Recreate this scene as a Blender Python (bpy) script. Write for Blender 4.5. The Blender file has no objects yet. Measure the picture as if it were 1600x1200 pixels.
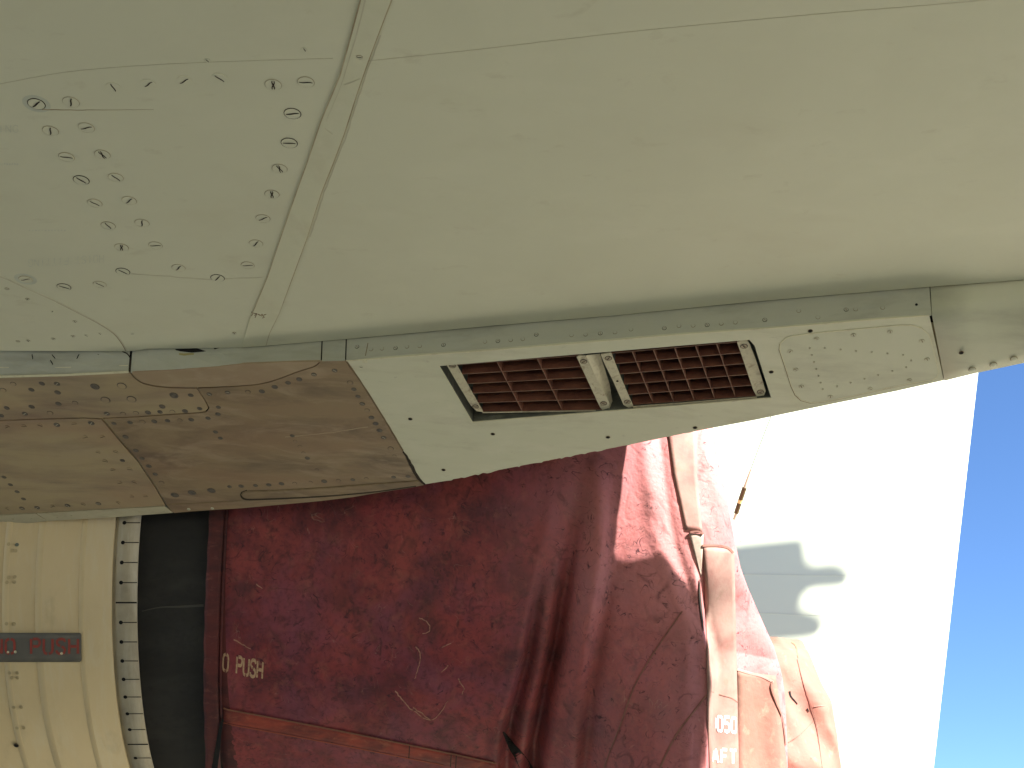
import bpy, bmesh, math, random
import numpy as np
from mathutils import Vector, Matrix, noise
from mathutils.bvhtree import BVHTree
random.seed(7)
rad = math.radians
scene = bpy.context.scene
COL = scene.collection

# ------------------------------------------------------------------ camera, sky, sun
PITCH, FPX, CAMZ = rad(26), 1900.0, 1.6
cd = bpy.data.cameras.new('camera'); cam = bpy.data.objects.new('camera', cd); COL.objects.link(cam)
cam.location = (0, 0, CAMZ); cam.rotation_euler = (rad(90) + PITCH, 0, 0)
cd.sensor_width = 36; cd.lens = 36 * FPX / 1600; cd.clip_start = .05; cd.clip_end = 2000
scene.camera = cam
SUN = Vector((.62, -.50, .60)).normalized()          # towards the sun
w = bpy.data.worlds.new('World'); scene.world = w; w.use_nodes = True
wn = w.node_tree; sky = wn.nodes.new('ShaderNodeTexSky'); sky.sky_type = 'NISHITA'; sky.sun_disc = False
sky.sun_elevation = math.asin(SUN.z); sky.sun_rotation = math.atan2(SUN.x, SUN.y)
sky.altitude = 1800; sky.air_density = 1.0; sky.dust_density = 0.05; sky.ozone_density = 8.0
bg = wn.nodes['Background']; bg.inputs[1].default_value = .063
wn.links.new(sky.outputs[0], bg.inputs[0])
sl = bpy.data.lights.new('sun', 'SUN'); so = bpy.data.objects.new('sun', sl); COL.objects.link(so)
sl.energy = 5.0; sl.angle = rad(.5); sl.color = (1, .955, .88)
so.rotation_euler = SUN.to_track_quat('Z', 'Y').to_euler(); so.location = SUN * 30
vs = scene.view_settings; vs.view_transform = 'Standard'; vs.look = 'None'; vs.gamma = 1; vs.use_curve_mapping = False
vs.exposure = 2.02
try:
    scene.cycles.max_bounces = 10; scene.cycles.diffuse_bounces = 6
except Exception: pass

# ------------------------------------------------------------------ measuring helpers
CAM = Vector((0, 0, CAMZ)); FW = Vector((0, math.cos(PITCH), math.sin(PITCH))); UP = Vector((0, -math.sin(PITCH), math.cos(PITCH)))
def ray(px, py): return (Vector((1, 0, 0)) * ((px - 800) / FPX) + FW + UP * ((600 - py) / FPX))
class Plane:
    def __init__(s, p, n):
        s.p = Vector(p); s.n = Vector(n).normalized()
        if s.n.dot(CAM - s.p) < 0: s.n = -s.n
    def at(s, px, py, off=0.0):
        d = ray(px, py); q = s.p + s.n * off
        return CAM + d * ((q - CAM).dot(s.n) / d.dot(s.n))
    def nrm(s, px, py): return s.n
class Cyl:                                            # cylinder about the engine axis (along x)
    def __init__(s, R): s.R = R
    def at(s, px, py, off=0.0):
        d = ray(px, py); oy, oz = CAM.y - AXY, CAM.z - AXZ; R = s.R + off
        a = d.y**2 + d.z**2; b = oy * d.y + oz * d.z; c = oy**2 + oz**2 - R * R
        q = max(b * b - a * c, 0)
        return CAM + d * ((-b - math.sqrt(q)) / a)
    def nrm(s, px, py):
        p = s.at(px, py); return Vector((0, p.y - AXY, p.z - AXZ)).normalized()
D0, RE = 4.55, 1.17
_near = CAM + FW * D0 + UP * (-.184 * D0)
AXY, AXZ = _near.y + RE * FW.y, _near.z + RE * FW.z

# ------------------------------------------------------------------ materials
def lin(c): return tuple((x / 255 / 12.92 if x / 255 <= .04045 else ((x / 255 + .055) / 1.055) ** 2.4) for x in c)
MATS = {}
def mat(name, layers, rough=.6, bump=0.0, bscale=60, metal=0, spec=.4, bdist=.002):
    """layers: first a base colour, then (colour, noise scale(xyz), lo, hi, amount[, detail])"""
    m = bpy.data.materials.new(name); m.use_nodes = True; nt = m.node_tree; b = nt.nodes['Principled BSDF']
    g = nt.nodes.new('ShaderNodeNewGeometry'); out = None
    base = nt.nodes.new('ShaderNodeRGB'); base.outputs[0].default_value = (*layers[0], 1); out = base.outputs[0]
    for i, L in enumerate(layers[1:]):
        mp = nt.nodes.new('ShaderNodeMapping'); mp.inputs['Scale'].default_value = L[1]; mp.inputs['Location'].default_value = (i * 7.3, i * 3.1, i)
        nt.links.new(g.outputs['Position'], mp.inputs[0])
        n = nt.nodes.new('ShaderNodeTexNoise'); n.inputs['Scale'].default_value = 1; n.inputs['Detail'].default_value = L[5] if len(L) > 5 else 6
        n.inputs['Roughness'].default_value = .62; n.inputs['Distortion'].default_value = L[6] if len(L) > 6 else .3
        nt.links.new(mp.outputs[0], n.inputs['Vector'])
        r = nt.nodes.new('ShaderNodeMapRange'); r.inputs[1].default_value = L[2]; r.inputs[2].default_value = L[3]; r.inputs[4].default_value = L[4]
        nt.links.new(n.outputs[0], r.inputs[0])
        mx = nt.nodes.new('ShaderNodeMix'); mx.data_type = 'RGBA'
        nt.links.new(r.outputs[0], mx.inputs[0]); nt.links.new(out, mx.inputs[6]); mx.inputs[7].default_value = (*L[0], 1)
        out = mx.outputs[2]
    nt.links.new(out, b.inputs['Base Color'])
    b.inputs['Roughness'].default_value = rough; b.inputs['Metallic'].default_value = metal; b.inputs['Specular IOR Level'].default_value = spec
    if bump:
        n = nt.nodes.new('ShaderNodeTexNoise'); n.inputs['Scale'].default_value = bscale; n.inputs['Detail'].default_value = 8
        nt.links.new(g.outputs['Position'], n.inputs['Vector'])
        bp = nt.nodes.new('ShaderNodeBump'); bp.inputs['Strength'].default_value = bump; bp.inputs['Distance'].default_value = bdist
        nt.links.new(n.outputs[0], bp.inputs['Height']); nt.links.new(bp.outputs[0], b.inputs['Normal'])
    MATS[name] = m; return m
def add_attr_tint(m, attr, col, where=None):
    nt = m.node_tree; b = nt.nodes['Principled BSDF']; src = b.inputs['Base Color'].links[0].from_socket
    a = nt.nodes.new('ShaderNodeAttribute'); a.attribute_name = attr
    mx = nt.nodes.new('ShaderNodeMix'); mx.data_type = 'RGBA'
    nt.links.new(a.outputs['Fac'], mx.inputs[0]); nt.links.new(src, mx.inputs[6]); mx.inputs[7].default_value = (*col, 1)
    nt.links.new(mx.outputs[2], b.inputs['Base Color'])
def add_scuffs(m, col, scale, width, amount, mask_scale=6, src_in=None):
    """short irregular scratches and creases: a thin band of a distorted noise, broken up by a second noise"""
    nt = m.node_tree; b = nt.nodes['Principled BSDF']; src = b.inputs['Base Color'].links[0].from_socket
    g = nt.nodes.new('ShaderNodeNewGeometry')
    n = nt.nodes.new('ShaderNodeTexNoise'); n.inputs['Scale'].default_value = scale; n.inputs['Detail'].default_value = 2; n.inputs['Distortion'].default_value = 1.6
    nt.links.new(g.outputs['Position'], n.inputs['Vector'])
    s = nt.nodes.new('ShaderNodeMath'); s.operation = 'SUBTRACT'; s.inputs[1].default_value = .5; nt.links.new(n.outputs[0], s.inputs[0])
    ab = nt.nodes.new('ShaderNodeMath'); ab.operation = 'ABSOLUTE'; nt.links.new(s.outputs[0], ab.inputs[0])
    r = nt.nodes.new('ShaderNodeMapRange'); r.inputs[1].default_value = 0; r.inputs[2].default_value = width; r.inputs[3].default_value = 1; r.inputs[4].default_value = 0
    nt.links.new(ab.outputs[0], r.inputs[0])
    n2 = nt.nodes.new('ShaderNodeTexNoise'); n2.inputs['Scale'].default_value = scale * mask_scale / 3; n2.inputs['Detail'].default_value = 3
    nt.links.new(g.outputs['Position'], n2.inputs['Vector'])
    r2 = nt.nodes.new('ShaderNodeMapRange'); r2.inputs[1].default_value = .53; r2.inputs[2].default_value = .66; r2.inputs[4].default_value = amount
    nt.links.new(n2.outputs[0], r2.inputs[0])
    mu = nt.nodes.new('ShaderNodeMath'); mu.operation = 'MULTIPLY'; nt.links.new(r.outputs[0], mu.inputs[0]); nt.links.new(r2.outputs[0], mu.inputs[1])
    mx = nt.nodes.new('ShaderNodeMix'); mx.data_type = 'RGBA'
    nt.links.new(mu.outputs[0], mx.inputs[0]); nt.links.new(src, mx.inputs[6]); mx.inputs[7].default_value = (*col, 1)
    nt.links.new(mx.outputs[2], b.inputs['Base Color'])

GP = (.61, .61, .46)
paint = mat('underside_paint', [GP, ((.53, .52, .385), (1.3, 1.0, 1), .42, .75, .5), ((.66, .65, .50), (4, 7, 3), .5, .75, .4), ((.45, .40, .27), (2.2, 3.5, 3), .56, .82, .22), ((.36, .31, .20), (9, 16, 9), .62, .82, .35)], .55, .15, 25, spec=.3)
strap_paint = mat('seam_paint', [(.585, .585, .43), ((.45, .40, .27), (10, 4, 8), .5, .8, .4), ((.64, .62, .48), (30, 30, 30), .5, .7, .3)], .6, .2, 60)
vent_paint = mat('vent_panel_paint', [(.58, .58, .43), ((.36, .33, .23), (2.2, 9, 5), .50, .76, .65), ((.22, .2, .15), (25, 60, 25), .64, .8, .5), ((.66, .64, .50), (6, 14, 6), .5, .75, .5)], .55, .2, 40)
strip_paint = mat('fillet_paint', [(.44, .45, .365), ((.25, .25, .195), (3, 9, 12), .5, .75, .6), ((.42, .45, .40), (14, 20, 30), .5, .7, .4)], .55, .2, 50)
tail_paint = mat('tail_fairing_paint', [(.55, .555, .415), ((.28, .26, .2), (3, 12, 8), .5, .78, .5), ((.58, .57, .45), (9, 14, 6), .5, .75, .4)], .55, .2, 40)
brown = mat('heat_stained_panel', [(.36, .285, .165), ((.19, .14, .10), (1.6, 7, 10), .44, .66, .85), ((.36, .28, .19), (4, 22, 22), .5, .72, .6), ((.10, .07, .055), (3, 16, 20), .60, .78, .6), ((.31, .19, .12), (1.2, 3, 3), .5, .7, .5)], .5, .25, 70)
brown_light = mat('peach_stained_panel', [(.33, .25, .155), ((.30, .20, .13), (4, 12, 12), .45, .75, .6), ((.46, .36, .25), (10, 25, 25), .5, .7, .4)], .5, .2, 60)
brown_right = mat('reddish_stained_panel', [(.275, .20, .115), ((.125, .088, .06), (2.2, 6, 9), .44, .66, .85), ((.35, .265, .17), (3.5, 12, 12), .5, .70, .85, 8, 1.2), ((.28, .165, .10), (1.6, 4, 4), .5, .7, .5)], .5, .25, 70)
edge_paint = mat('edge_strip_paint', [(.46, .42, .29), ((.28, .23, .15), (9, 20, 20), .5, .75, .6)], .55, .2, 60)
dark_line = mat('dark_gap_dirt', [(.035, .026, .018)], .9)
brown_line = mat('brown_sealant', [(.23, .17, .095), ((.12, .085, .05), (30, 12, 12), .4, .7, .8)], .8)
soft_line = mat('faint_sealant', [(.53, .51, .375), ((.44, .41, .29), (30, 20, 20), .4, .7, .8)], .8)
pale_line = mat('pale_edge_paint', [(.62, .60, .42), ((.4, .36, .25), (30, 30, 30), .5, .7, .6)], .6)
fast_dark = mat('stained_fastener', [(.115, .095, .08), ((.2, .16, .11), (60, 60, 60), .45, .7, .8)], .5, metal=.3)
fast_slate = mat('grey_fastener', [(.15, .13, .105), ((.07, .06, .055), (60, 60, 60), .45, .7, .8)], .5, metal=.3)
steel = mat('worn_steel', [(.30, .26, .19), ((.12, .08, .05), (90, 90, 90), .5, .7, .8)], .45, metal=.5)
hole = mat('hole_black', [(.006, .006, .006)], .95)
cavity = mat('cavity_grime', [(.10, .105, .085), ((.26, .26, .19), (8, 14, 14), .48, .75, .8)], .75, .3, 60)
slatm = mat('rusty_slat', [(.19, .075, .045), ((.09, .032, .022), (14, 14, 14), .4, .7, .8), ((.25, .105, .065), (50, 50, 50), .55, .75, .5)], .75, .3, 90)
slat_edge = mat('worn_slat_edge', [(.23, .13, .085), ((.36, .26, .18), (60, 60, 60), .5, .7, .7)], .6)
strapm = mat('grille_strap_paint', [(.55, .51, .36), ((.2, .12, .07), (30, 30, 30), .56, .72, .8), ((.35, .3, .22), (60, 60, 60), .5, .7, .6)], .55, .3, 90)
sleeve = mat('engine_sleeve_metal', [(.56, .45, .26), ((.46, .37, .22), (3, 2, 2), .42, .72, .7), ((.24, .20, .13), (7, 3, 3), .60, .85, .6), ((.58, .53, .38), (18, 4, 4), .5, .75, .5)], .5, .12, 30, metal=.1)
rib = mat('sleeve_rib_metal', [(.61, .49, .285), ((.54, .43, .25), (20, 8, 8), .5, .7, .6)], .5, metal=.1)
finger = mat('finger_ring_metal', [(.40, .35, .25), ((.24, .21, .155), (8, 5, 7), .45, .75, .8), ((.56, .52, .42), (20, 3, 3), .5, .7, .5)], .45, .1, 40, metal=.2)
core = mat('dark_core_cloth', [(.030, .029, .027), ((.055, .052, .047), (1.5, 3, 4), .48, .7, .8), ((.02, .02, .02), (30, 40, 40), .5, .7, .5)], .8, .2, 300)
plate = mat('sign_plate_paint', [(.115, .108, .09), ((.17, .155, .125), (12, 16, 16), .45, .7, .6)], .55)
sign_red = mat('sign_red_paint', [(.30, .05, .035), ((.16, .05, .04), (40, 60, 60), .5, .68, .7)], .6)
cream = mat('cream_stencil_paint', [(.50, .32, .19), ((.24, .08, .055), (60, 60, 60), .52, .66, .75)], .8)
white_txt = mat('white_stencil_paint', [(.82, .80, .78), ((.7, .5, .45), (60, 60, 60), .58, .7, .5)], .8)
RED = [(.215, .036, .042), ((.31, .064, .055), (2.2, 2.2, 2.2), .40, .68, .8), ((.050, .020, .026), (4.5, 4.5, 4.5), .44, .66, .78, 11), ((.20, .055, .085), (4, 4, 3), .48, .70, .8), ((.30, .10, .07), (16, 16, 14), .54, .74, .55, 10), ((.07, .022, .03), (46, 46, 40), .50, .68, .55, 10), ((.04, .018, .02), (24, 24, 18), .56, .72, .75, 12, .9)]
cloth = mat('red_cover_cloth', RED, .62, .6, 55, spec=.3, bdist=.004)
add_attr_tint(cloth, 'fade_lit', (.58, .235, .225)); add_scuffs(cloth, (.035, .012, .02), 13, .026, .95, 5.5); add_scuffs(cloth, (.045, .02, .022), 5, .006, .8, 9); add_scuffs(cloth, (.10, .03, .04), 21, .03, .6, 5); add_scuffs(cloth, (.075, .03, .028), 3.4, .09, .55, 5); add_scuffs(cloth, (.05, .02, .02), 7, .05, .45, 4); add_scuffs(cloth, (.52, .33, .24), 6.5, .006, .28, 7)  # paler pink: bleached cloth and, painted in, the sunlit patch
cloth_band = mat('bright_red_seam_cloth', [(.30, .050, .030), ((.13, .028, .024), (7, 9, 24), .40, .62, .95, 9), ((.40, .14, .07), (22, 22, 40), .55, .75, .6, 8)], .7, .4, 90)
cloth_dark = mat('dark_red_collar_cloth', [(.115, .024, .022), ((.05, .015, .016), (5, 5, 14), .4, .62, .9), ((.2, .06, .05), (20, 20, 40), .55, .7, .5)], .7, .4, 90)
faded = mat('faded_strap_cloth', [(.40, .235, .195), ((.37, .150, .130), (6, 6, 6), .46, .66, .9), ((.34, .21, .15), (22, 22, 22), .54, .72, .7)], .75, .3, 80)
orange = mat('faded_orange_cloth', [(.30, .15, .11), ((.34, .125, .095), (4, 4, 4), .42, .66, .9), ((.20, .115, .08), (7, 5, 5), .46, .68, .85), ((.42, .27, .19), (18, 18, 18), .57, .75, .7, 8)], .75, .5, 40, bdist=.004)
add_scuffs(orange, (.13, .07, .05), 8, .010, .6, 8); add_scuffs(faded, (.2, .12, .09), 10, .008, .5, 8)
whitep = mat('white_aircraft_paint', [(.56, .60, .46), ((.52, .56, .43), (.8, .8, .8), .45, .7, .5)], .45)
concrete = mat('concrete', [(.42, .395, .32), ((.34, .32, .255), (.3, .3, .3), .42, .68, .7), ((.29, .27, .2), (3, 3, 3), .5, .75, .4)], .9)
halo = mat('primer_ring', [(.52, .545, .44), ((.44, .46, .37), (30, 30, 30), .4, .7, .8)], .6)
faint_txt = mat('worn_grey_lettering', [(.52, .53, .43), ((.60, .605, .455), (60, 60, 60), .40, .66, .9)], .6)

# ------------------------------------------------------------------ object helpers
def link(o, parent=None):
    COL.objects.link(o)
    if parent: o.parent = parent
    return o
def mesh_obj(name, verts, faces, mats, parent=None, midx=None, smooth=False):
    me = bpy.data.meshes.new(name); me.from_pydata([tuple(v) for v in verts], [], faces)
    for m in (mats if isinstance(mats, (list, tuple)) else [mats]): me.materials.append(m)
    if midx: me.polygons.foreach_set('material_index', midx)
    if smooth: me.polygons.foreach_set('use_smooth', [True] * len(me.polygons))
    me.update(); return link(bpy.data.objects.new(name, me), parent)
def empty(name, loc, label, cat, group=None):
    o = bpy.data.objects.new(name, None); o.empty_display_size = .2; COL.objects.link(o); o.location = (0, 0, 0)
    o['label'] = label; o['category'] = cat
    if group: o['group'] = group
    return o
def slab(name, pts, n, th, m, parent=None, bevel=0):
    """polygon pts (outer face) given thickness th away from n"""
    k = len(pts); b = [p - n * th for p in pts]
    f = [tuple(range(k)), tuple(range(2 * k - 1, k - 1, -1))] + [(i, i + k, (i + 1) % k + k, (i + 1) % k) for i in range(k)]
    o = mesh_obj(name, list(pts) + b, f, m, parent)
    bm = bmesh.new(); bm.from_mesh(o.data); bmesh.ops.recalc_face_normals(bm, faces=bm.faces)
    bm.to_mesh(o.data); bm.free()
    return o
def panel(name, surf, pix, m, parent=None, off=0.0, th=.006, jitter=None):
    return slab(name, [surf.at(x, y, off) for x, y in pix], surf.n, th, m, parent)
def catmull(pts, n=8):
    P = [Vector((*p, 0)) for p in pts]; out = []
    for i in range(len(P) - 1):
        p0, p1, p2, p3 = P[max(i - 1, 0)], P[i], P[i + 1], P[min(i + 2, len(P) - 1)]
        for k in range(n):
            t = k / n
            v = .5 * ((2 * p1) + (-p0 + p2) * t + (2 * p0 - 5 * p1 + 4 * p2 - p3) * t * t + (-p0 + 3 * p1 - 3 * p2 + p3) * t**3)
            out.append((v.x, v.y))
    out.append(tuple(pts[-1])); return out
def ribbon_geo(surf, line, wpx, off, th):
    """thin raised bead following a line on a surface"""
    V, F = [], []; n = len(line)
    for i, (x, y) in enumerate(line):
        a = line[max(i - 1, 0)]; b = line[min(i + 1, n - 1)]
        dx, dy = b[0] - a[0], b[1] - a[1]; L = math.hypot(dx, dy) or 1
        wv = wpx(i / (n - 1)) if callable(wpx) else wpx
        ox, oy = -dy / L * wv / 2, dx / L * wv / 2
        nn = surf.nrm(x, y)
        for s in (1, -1):
            p = surf.at(x + ox * s, y + oy * s, off); V += [p + nn * th, p - nn * .001]
    for i in range(n - 1):
        k = i * 4
        F += [(k, k + 2, k + 6, k + 4), (k, k + 4, k + 5, k + 1), (k + 2, k + 3, k + 7, k + 6)]
    F += [(0, 1, 3, 2), (4 * n - 4, 4 * n - 2, 4 * n - 1, 4 * n - 3)]
    return V, F
def ribbon(name, surf, line, wpx, m, parent, off=0, th=.0006):
    V, F = ribbon_geo(surf, line, wpx, off, th); return mesh_obj(name, V, F, m, parent)
def join_geo(parts):
    V, F = [], []
    for v, f in parts:
        o = len(V); V += v; F += [tuple(i + o for i in q) for q in f]
    return V, F
def wob(line, a, step=6):
    out = []
    for (x0, y0), (x1, y1) in zip(line[:-1], line[1:]):
        L = math.hypot(x1 - x0, y1 - y0); n = max(1, int(L / step))
        for k in range(n):
            t = k / n; out.append((x0 + (x1 - x0) * t + random.uniform(-a, a), y0 + (y1 - y0) * t + random.uniform(-a, a)))
    out.append(line[-1]); return out

# fastener meshes, local z = outward
def disc(r, z, n=20, z2=None, r2=None):
    V = [(r * math.cos(2 * math.pi * i / n), r * math.sin(2 * math.pi * i / n), z) for i in range(n)]
    return V
def fastener_mesh(name, r, head, ringm, slotm, slot=True, dome=.0, ringw=.07, n=20, slw=.10, sll=.8, two=False, bend=.12):
    V, F, MI = [], [], []
    a = disc(r, .0012 + dome * .3, n); c = disc(r * .5, .0012 + dome, n)
    o = 0; V += a; V += c; V += disc(r, -.002, n)
    for i in range(n):
        j = (i + 1) % n
        F.append((i, j, n + j, n + i)); MI.append(0); F.append((2 * n + i, 2 * n + j, j, i)); MI.append(0)
    F.append(tuple(range(n, 2 * n))); MI.append(0)
    if ringw:
        o = len(V); k = 1 + ringw; V += disc(r * 1.0, .0016, n); V += disc(r * (1 + ringw * 2), .0007, n)
        for i in range(n):
            j = (i + 1) % n
            F.append((o + n + i, o + n + j, o + j, o + i)); MI.append(1)
    if slot:
        for s in ((0, 1) if two else (0,)):
            o = len(V); m_ = 5; z = .0019 + dome + s * .0003
            for k in range(m_ + 1):
                t = -1 + 2 * k / m_; x = t * r * sll; y = bend * r * math.sin(t * 2.2) * (1 if not s else -1) - (0 if not s else 0)
                hw = slw * r * (1.25 - .5 * abs(t))
                V += [(x, y + hw, z), (x, y - hw, z)]
            for k in range(m_):
                q = o + 2 * k; F.append((q, q + 1, q + 3, q + 2)); MI.append(2)
    me = bpy.data.meshes.new(name); me.from_pydata(V, [], F)
    for m in (head, ringm, slotm): me.materials.append(m)
    me.polygons.foreach_set('material_index', MI); me.update(); return me
def place(name, me, surf, px, py, ang, parent, off=0, s=1.0):
    n = surf.nrm(px, py); p = surf.at(px, py, off)
    a = rad(ang); q = surf.at(px + 3 * math.cos(a), py + 3 * math.sin(a), off)
    ex = (q - p); ex = (ex - n * ex.dot(n)).normalized(); ey = n.cross(ex)
    o = bpy.data.objects.new(name, me); M = Matrix((ex, ey, n)).transposed().to_4x4(); M.translation = p
    o.matrix_world = M @ Matrix.Scale(s, 4); link(o, parent); return o

# stencil lettering: strokes on a 4 x 6 grid, with the gaps of a stencil
GL = {'N': [[(0, 0), (0, 6)], [(.3, 5.6), (3.7, .4)], [(4, 0), (4, 6)]], 'O': [[(1.6, 0), (.4, .5), (0, 1.6), (0, 4.4), (.4, 5.5), (1.6, 6)], [(2.4, 6), (3.6, 5.5), (4, 4.4), (4, 1.6), (3.6, .5), (2.4, 0)]],
      'P': [[(0, 0), (0, 6)], [(.9, 6), (3, 6), (3.9, 5.3), (4, 4.6), (3.7, 3.5), (3, 3), (.9, 3)]], 'U': [[(0, 6), (0, 1.4), (.5, .3), (1.6, 0)], [(2.4, 0), (3.5, .3), (4, 1.4), (4, 6)]],
      'S': [[(3.9, 4.8), (3.5, 5.7), (2.4, 6), (1.2, 5.9), (.3, 5.2), (.2, 4.3), (.8, 3.5), (1.7, 3.2)], [(2.3, 2.9), (3.4, 2.4), (3.9, 1.5), (3.5, .4), (2.3, 0), (1, .1), (.2, .6), (0, 1.4)]],
      'H': [[(0, 0), (0, 6)], [(.7, 3), (3.3, 3)], [(4, 0), (4, 6)]], 'A': [[(0, 0), (1.8, 6)], [(2.2, 6), (4, 0)], [(1, 2), (3, 2)]], 'F': [[(0, 0), (0, 6)], [(.7, 6), (3.8, 6)], [(.7, 3.2), (3.2, 3.2)]],
      'T': [[(0, 6), (1.4, 6)], [(2.6, 6), (4, 6)], [(2, 0), (2, 6)]], 'I': [[(2, 0), (2, 6)]], 'G': [[(3.9, 4.8), (3.3, 5.7), (2, 6), (.6, 5.5), (0, 4.2), (0, 1.8), (.6, .5), (2, 0), (3.4, .4), (4, 1.3), (4, 2.7), (2.4, 2.7)]],
      '5': [[(3.8, 6), (.4, 6), (.2, 3.6)], [(.2, 3.3), (2, 3.7), (3.6, 3.1), (4, 1.9), (3.5, .5), (2, 0), (.2, .5)]]}
GL['0'] = GL['O']
def lettering(name, text, fn, m, parent, lw=.75, adv=5.6, gaps=None):
    """fn maps glyph-space (x right, y up; 6 = cap height) to (point, normal)"""
    V, F = [], []; x = 0
    for ch in text:
        for st in GL.get(ch, []):
            pl = []
            for a, b in zip(st[:-1], st[1:]):
                L = math.dist(a, b); k = max(1, int(L / 1.2))
                pl += [(a[0] + (b[0] - a[0]) * i / k, a[1] + (b[1] - a[1]) * i / k) for i in range(k)]
            pl.append(st[-1]); o = len(V)
            for i, p in enumerate(pl):
                a = pl[max(i - 1, 0)]; b = pl[min(i + 1, len(pl) - 1)]; dx, dy = b[0] - a[0], b[1] - a[1]; L = math.hypot(dx, dy) or 1
                for s in (1, -1):
                    V.append(fn(x + p[0] - dy / L * lw / 2 * s, p[1] + dx / L * lw / 2 * s))
            for i in range(len(pl) - 1):
                k = o + 2 * i; F.append((k, k + 1, k + 3, k + 2))
        x += adv if ch != 'I' else adv
    return mesh_obj(name, V, F, m, parent)

# ------------------------------------------------------------------ the ground
gv, gf = [], []
N = 48
for i, r in enumerate((0.01, 6, 25, 120, 900)):
    gv += [(r * math.cos(2 * math.pi * k / N), r * math.sin(2 * math.pi * k / N) + 3, 0) for k in range(N)]
for i in range(4):
    for k in range(N): gf.append((i * N + k, i * N + (k + 1) % N, (i + 1) * N + (k + 1) % N, (i + 1) * N + k))
g = mesh_obj('ground', gv, [tuple(reversed(f)) for f in gf], concrete); g['kind'] = 'structure'
for p in g.data.polygons: pass
g.data.flip_normals() if g.data.polygons[60].normal.z < 0 else None

# ------------------------------------------------------------------ surfaces of the aircraft
WZ = 3.4
PW = Plane((0, 0, WZ), (0, 0, -1))                        # flat underside skin
WL = [(-260, 547), (0, 548), (196, 549), (212, 548), (230, 545), (380, 543), (455, 537), (540, 530), (780, 508), (960, 493), (1180, 471), (1455, 448), (1600, 437), (1900, 416)]
def vplane(px, py_top, py):                               # point straight below the skin edge
    a = PW.at(px, py_top); d = ray(px, py); t = a.y / d.y; return CAM + d * t
A_ = vplane(540, 530, 563); B_ = vplane(1452, 448, 492)
T2 = Vector((0, math.cos(rad(15)), -math.sin(rad(15))))
P2 = Plane(A_, (B_ - A_).cross(T2))                       # down-facing side of the pylon
P3 = Plane(P2.p - P2.n * .016, P2.n)                      # the grilles lie a little deeper
class Strip:                                              # fillet strip, sampled as a plane through its middle
    pass
SM = PW.at(900, 498); SB = P2.at(900, 537); SM2 = PW.at(1300, 461)
PS = Plane(SM, (SM2 - SM).cross(SB - SM))
aircraft = empty('aircraft', (0, 0, 0), 'pale grey-green aircraft seen from below, engine pylon with two rusty vent grilles', 'aircraft')

# ---- underside skin: left panel, seam strip, right panel (far edge along the pylon)
def wl(px):
    for (a, b), (c, d) in zip(WL[:-1], WL[1:]):
        if a <= px <= c: return b + (d - b) * (px - a) / (c - a)
    return WL[-1][1]
seamL = [(553, -60), (545, 0), (536, 60), (520, 125), (500, 190), (470, 260), (440, 330), (420, 400), (400, 470), (378, wl(378))]
seamL = [(573, -60), (562, 0), (546, 60), (530, 118), (500, 190), (480, 250), (462, 300), (437, 372), (417, 432), (393, 490), (377, wl(377))]
seamR = [(633, -60), (611, 0), (590, 55), (571, 106), (556, 150), (537, 210), (520, 255), (502, 300), (480, 370), (458, 430), (436, 490), (421, 520), (415, wl(415))]
def shift(L, dx): return [(x + dx, y) for x, y in L]
mid_near_L = [Vector((-1.2, -4, WZ)), Vector((-7, -4, WZ))]
lp = [PW.at(*p) for p in shift(seamL, -.35)]
lp = [lp[0] + (lp[0] - lp[1]).normalized() * 6] + lp
edgeL = [PW.at(x, wl(x)) for x in (345, 300, 260, 230, 212, 196, 100, 0, -260)]
left_skin = slab('underside_panel', lp + edgeL + [Vector((-3.4, edgeL[-1].y, WZ)), Vector((-3.4, lp[0].y, WZ))], PW.n, .012, paint, aircraft)
left_skin['label'] = 'panel left of the seam with rows of large slotted screws'
sl_, sr_ = [PW.at(*p, .0025) for p in seamL], [PW.at(*p, .0025) for p in seamR]
V = []; F = []
sl2 = [sl_[0] + (sl_[0] - sl_[1]).normalized() * 6] + sl_; sr2 = [sr_[0] + (sr_[0] - sr_[1]).normalized() * 6] + sr_
seam = slab('seam_strip', sl2 + list(reversed(sr2)), PW.n, .012, strap_paint, aircraft)
rp = [PW.at(*p) for p in shift(seamR, -.5)]
rp = [rp[0] + (rp[0] - rp[1]).normalized() * 6] + rp
edgeR = [PW.at(x, wl(x)) for x in (455, 540, 780, 960, 1180, 1455, 1600, 1900)]
TEX = 2.35
right_skin = slab('underside_panel', rp + edgeR + [Vector((TEX, edgeR[-1].y, WZ)), Vector((TEX + .1, 2.5, WZ)), Vector((11, 1.0, WZ)), Vector((11, rp[0].y, WZ))], PW.n, .012, paint, aircraft)
right_skin['label'] = 'broad plain panel right of the seam'
seam_soil = mat('seam_soil', [(.42, .37, .24), ((.25, .20, .12), (14, 9, 8), .45, .68, .9)], .8)
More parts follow.
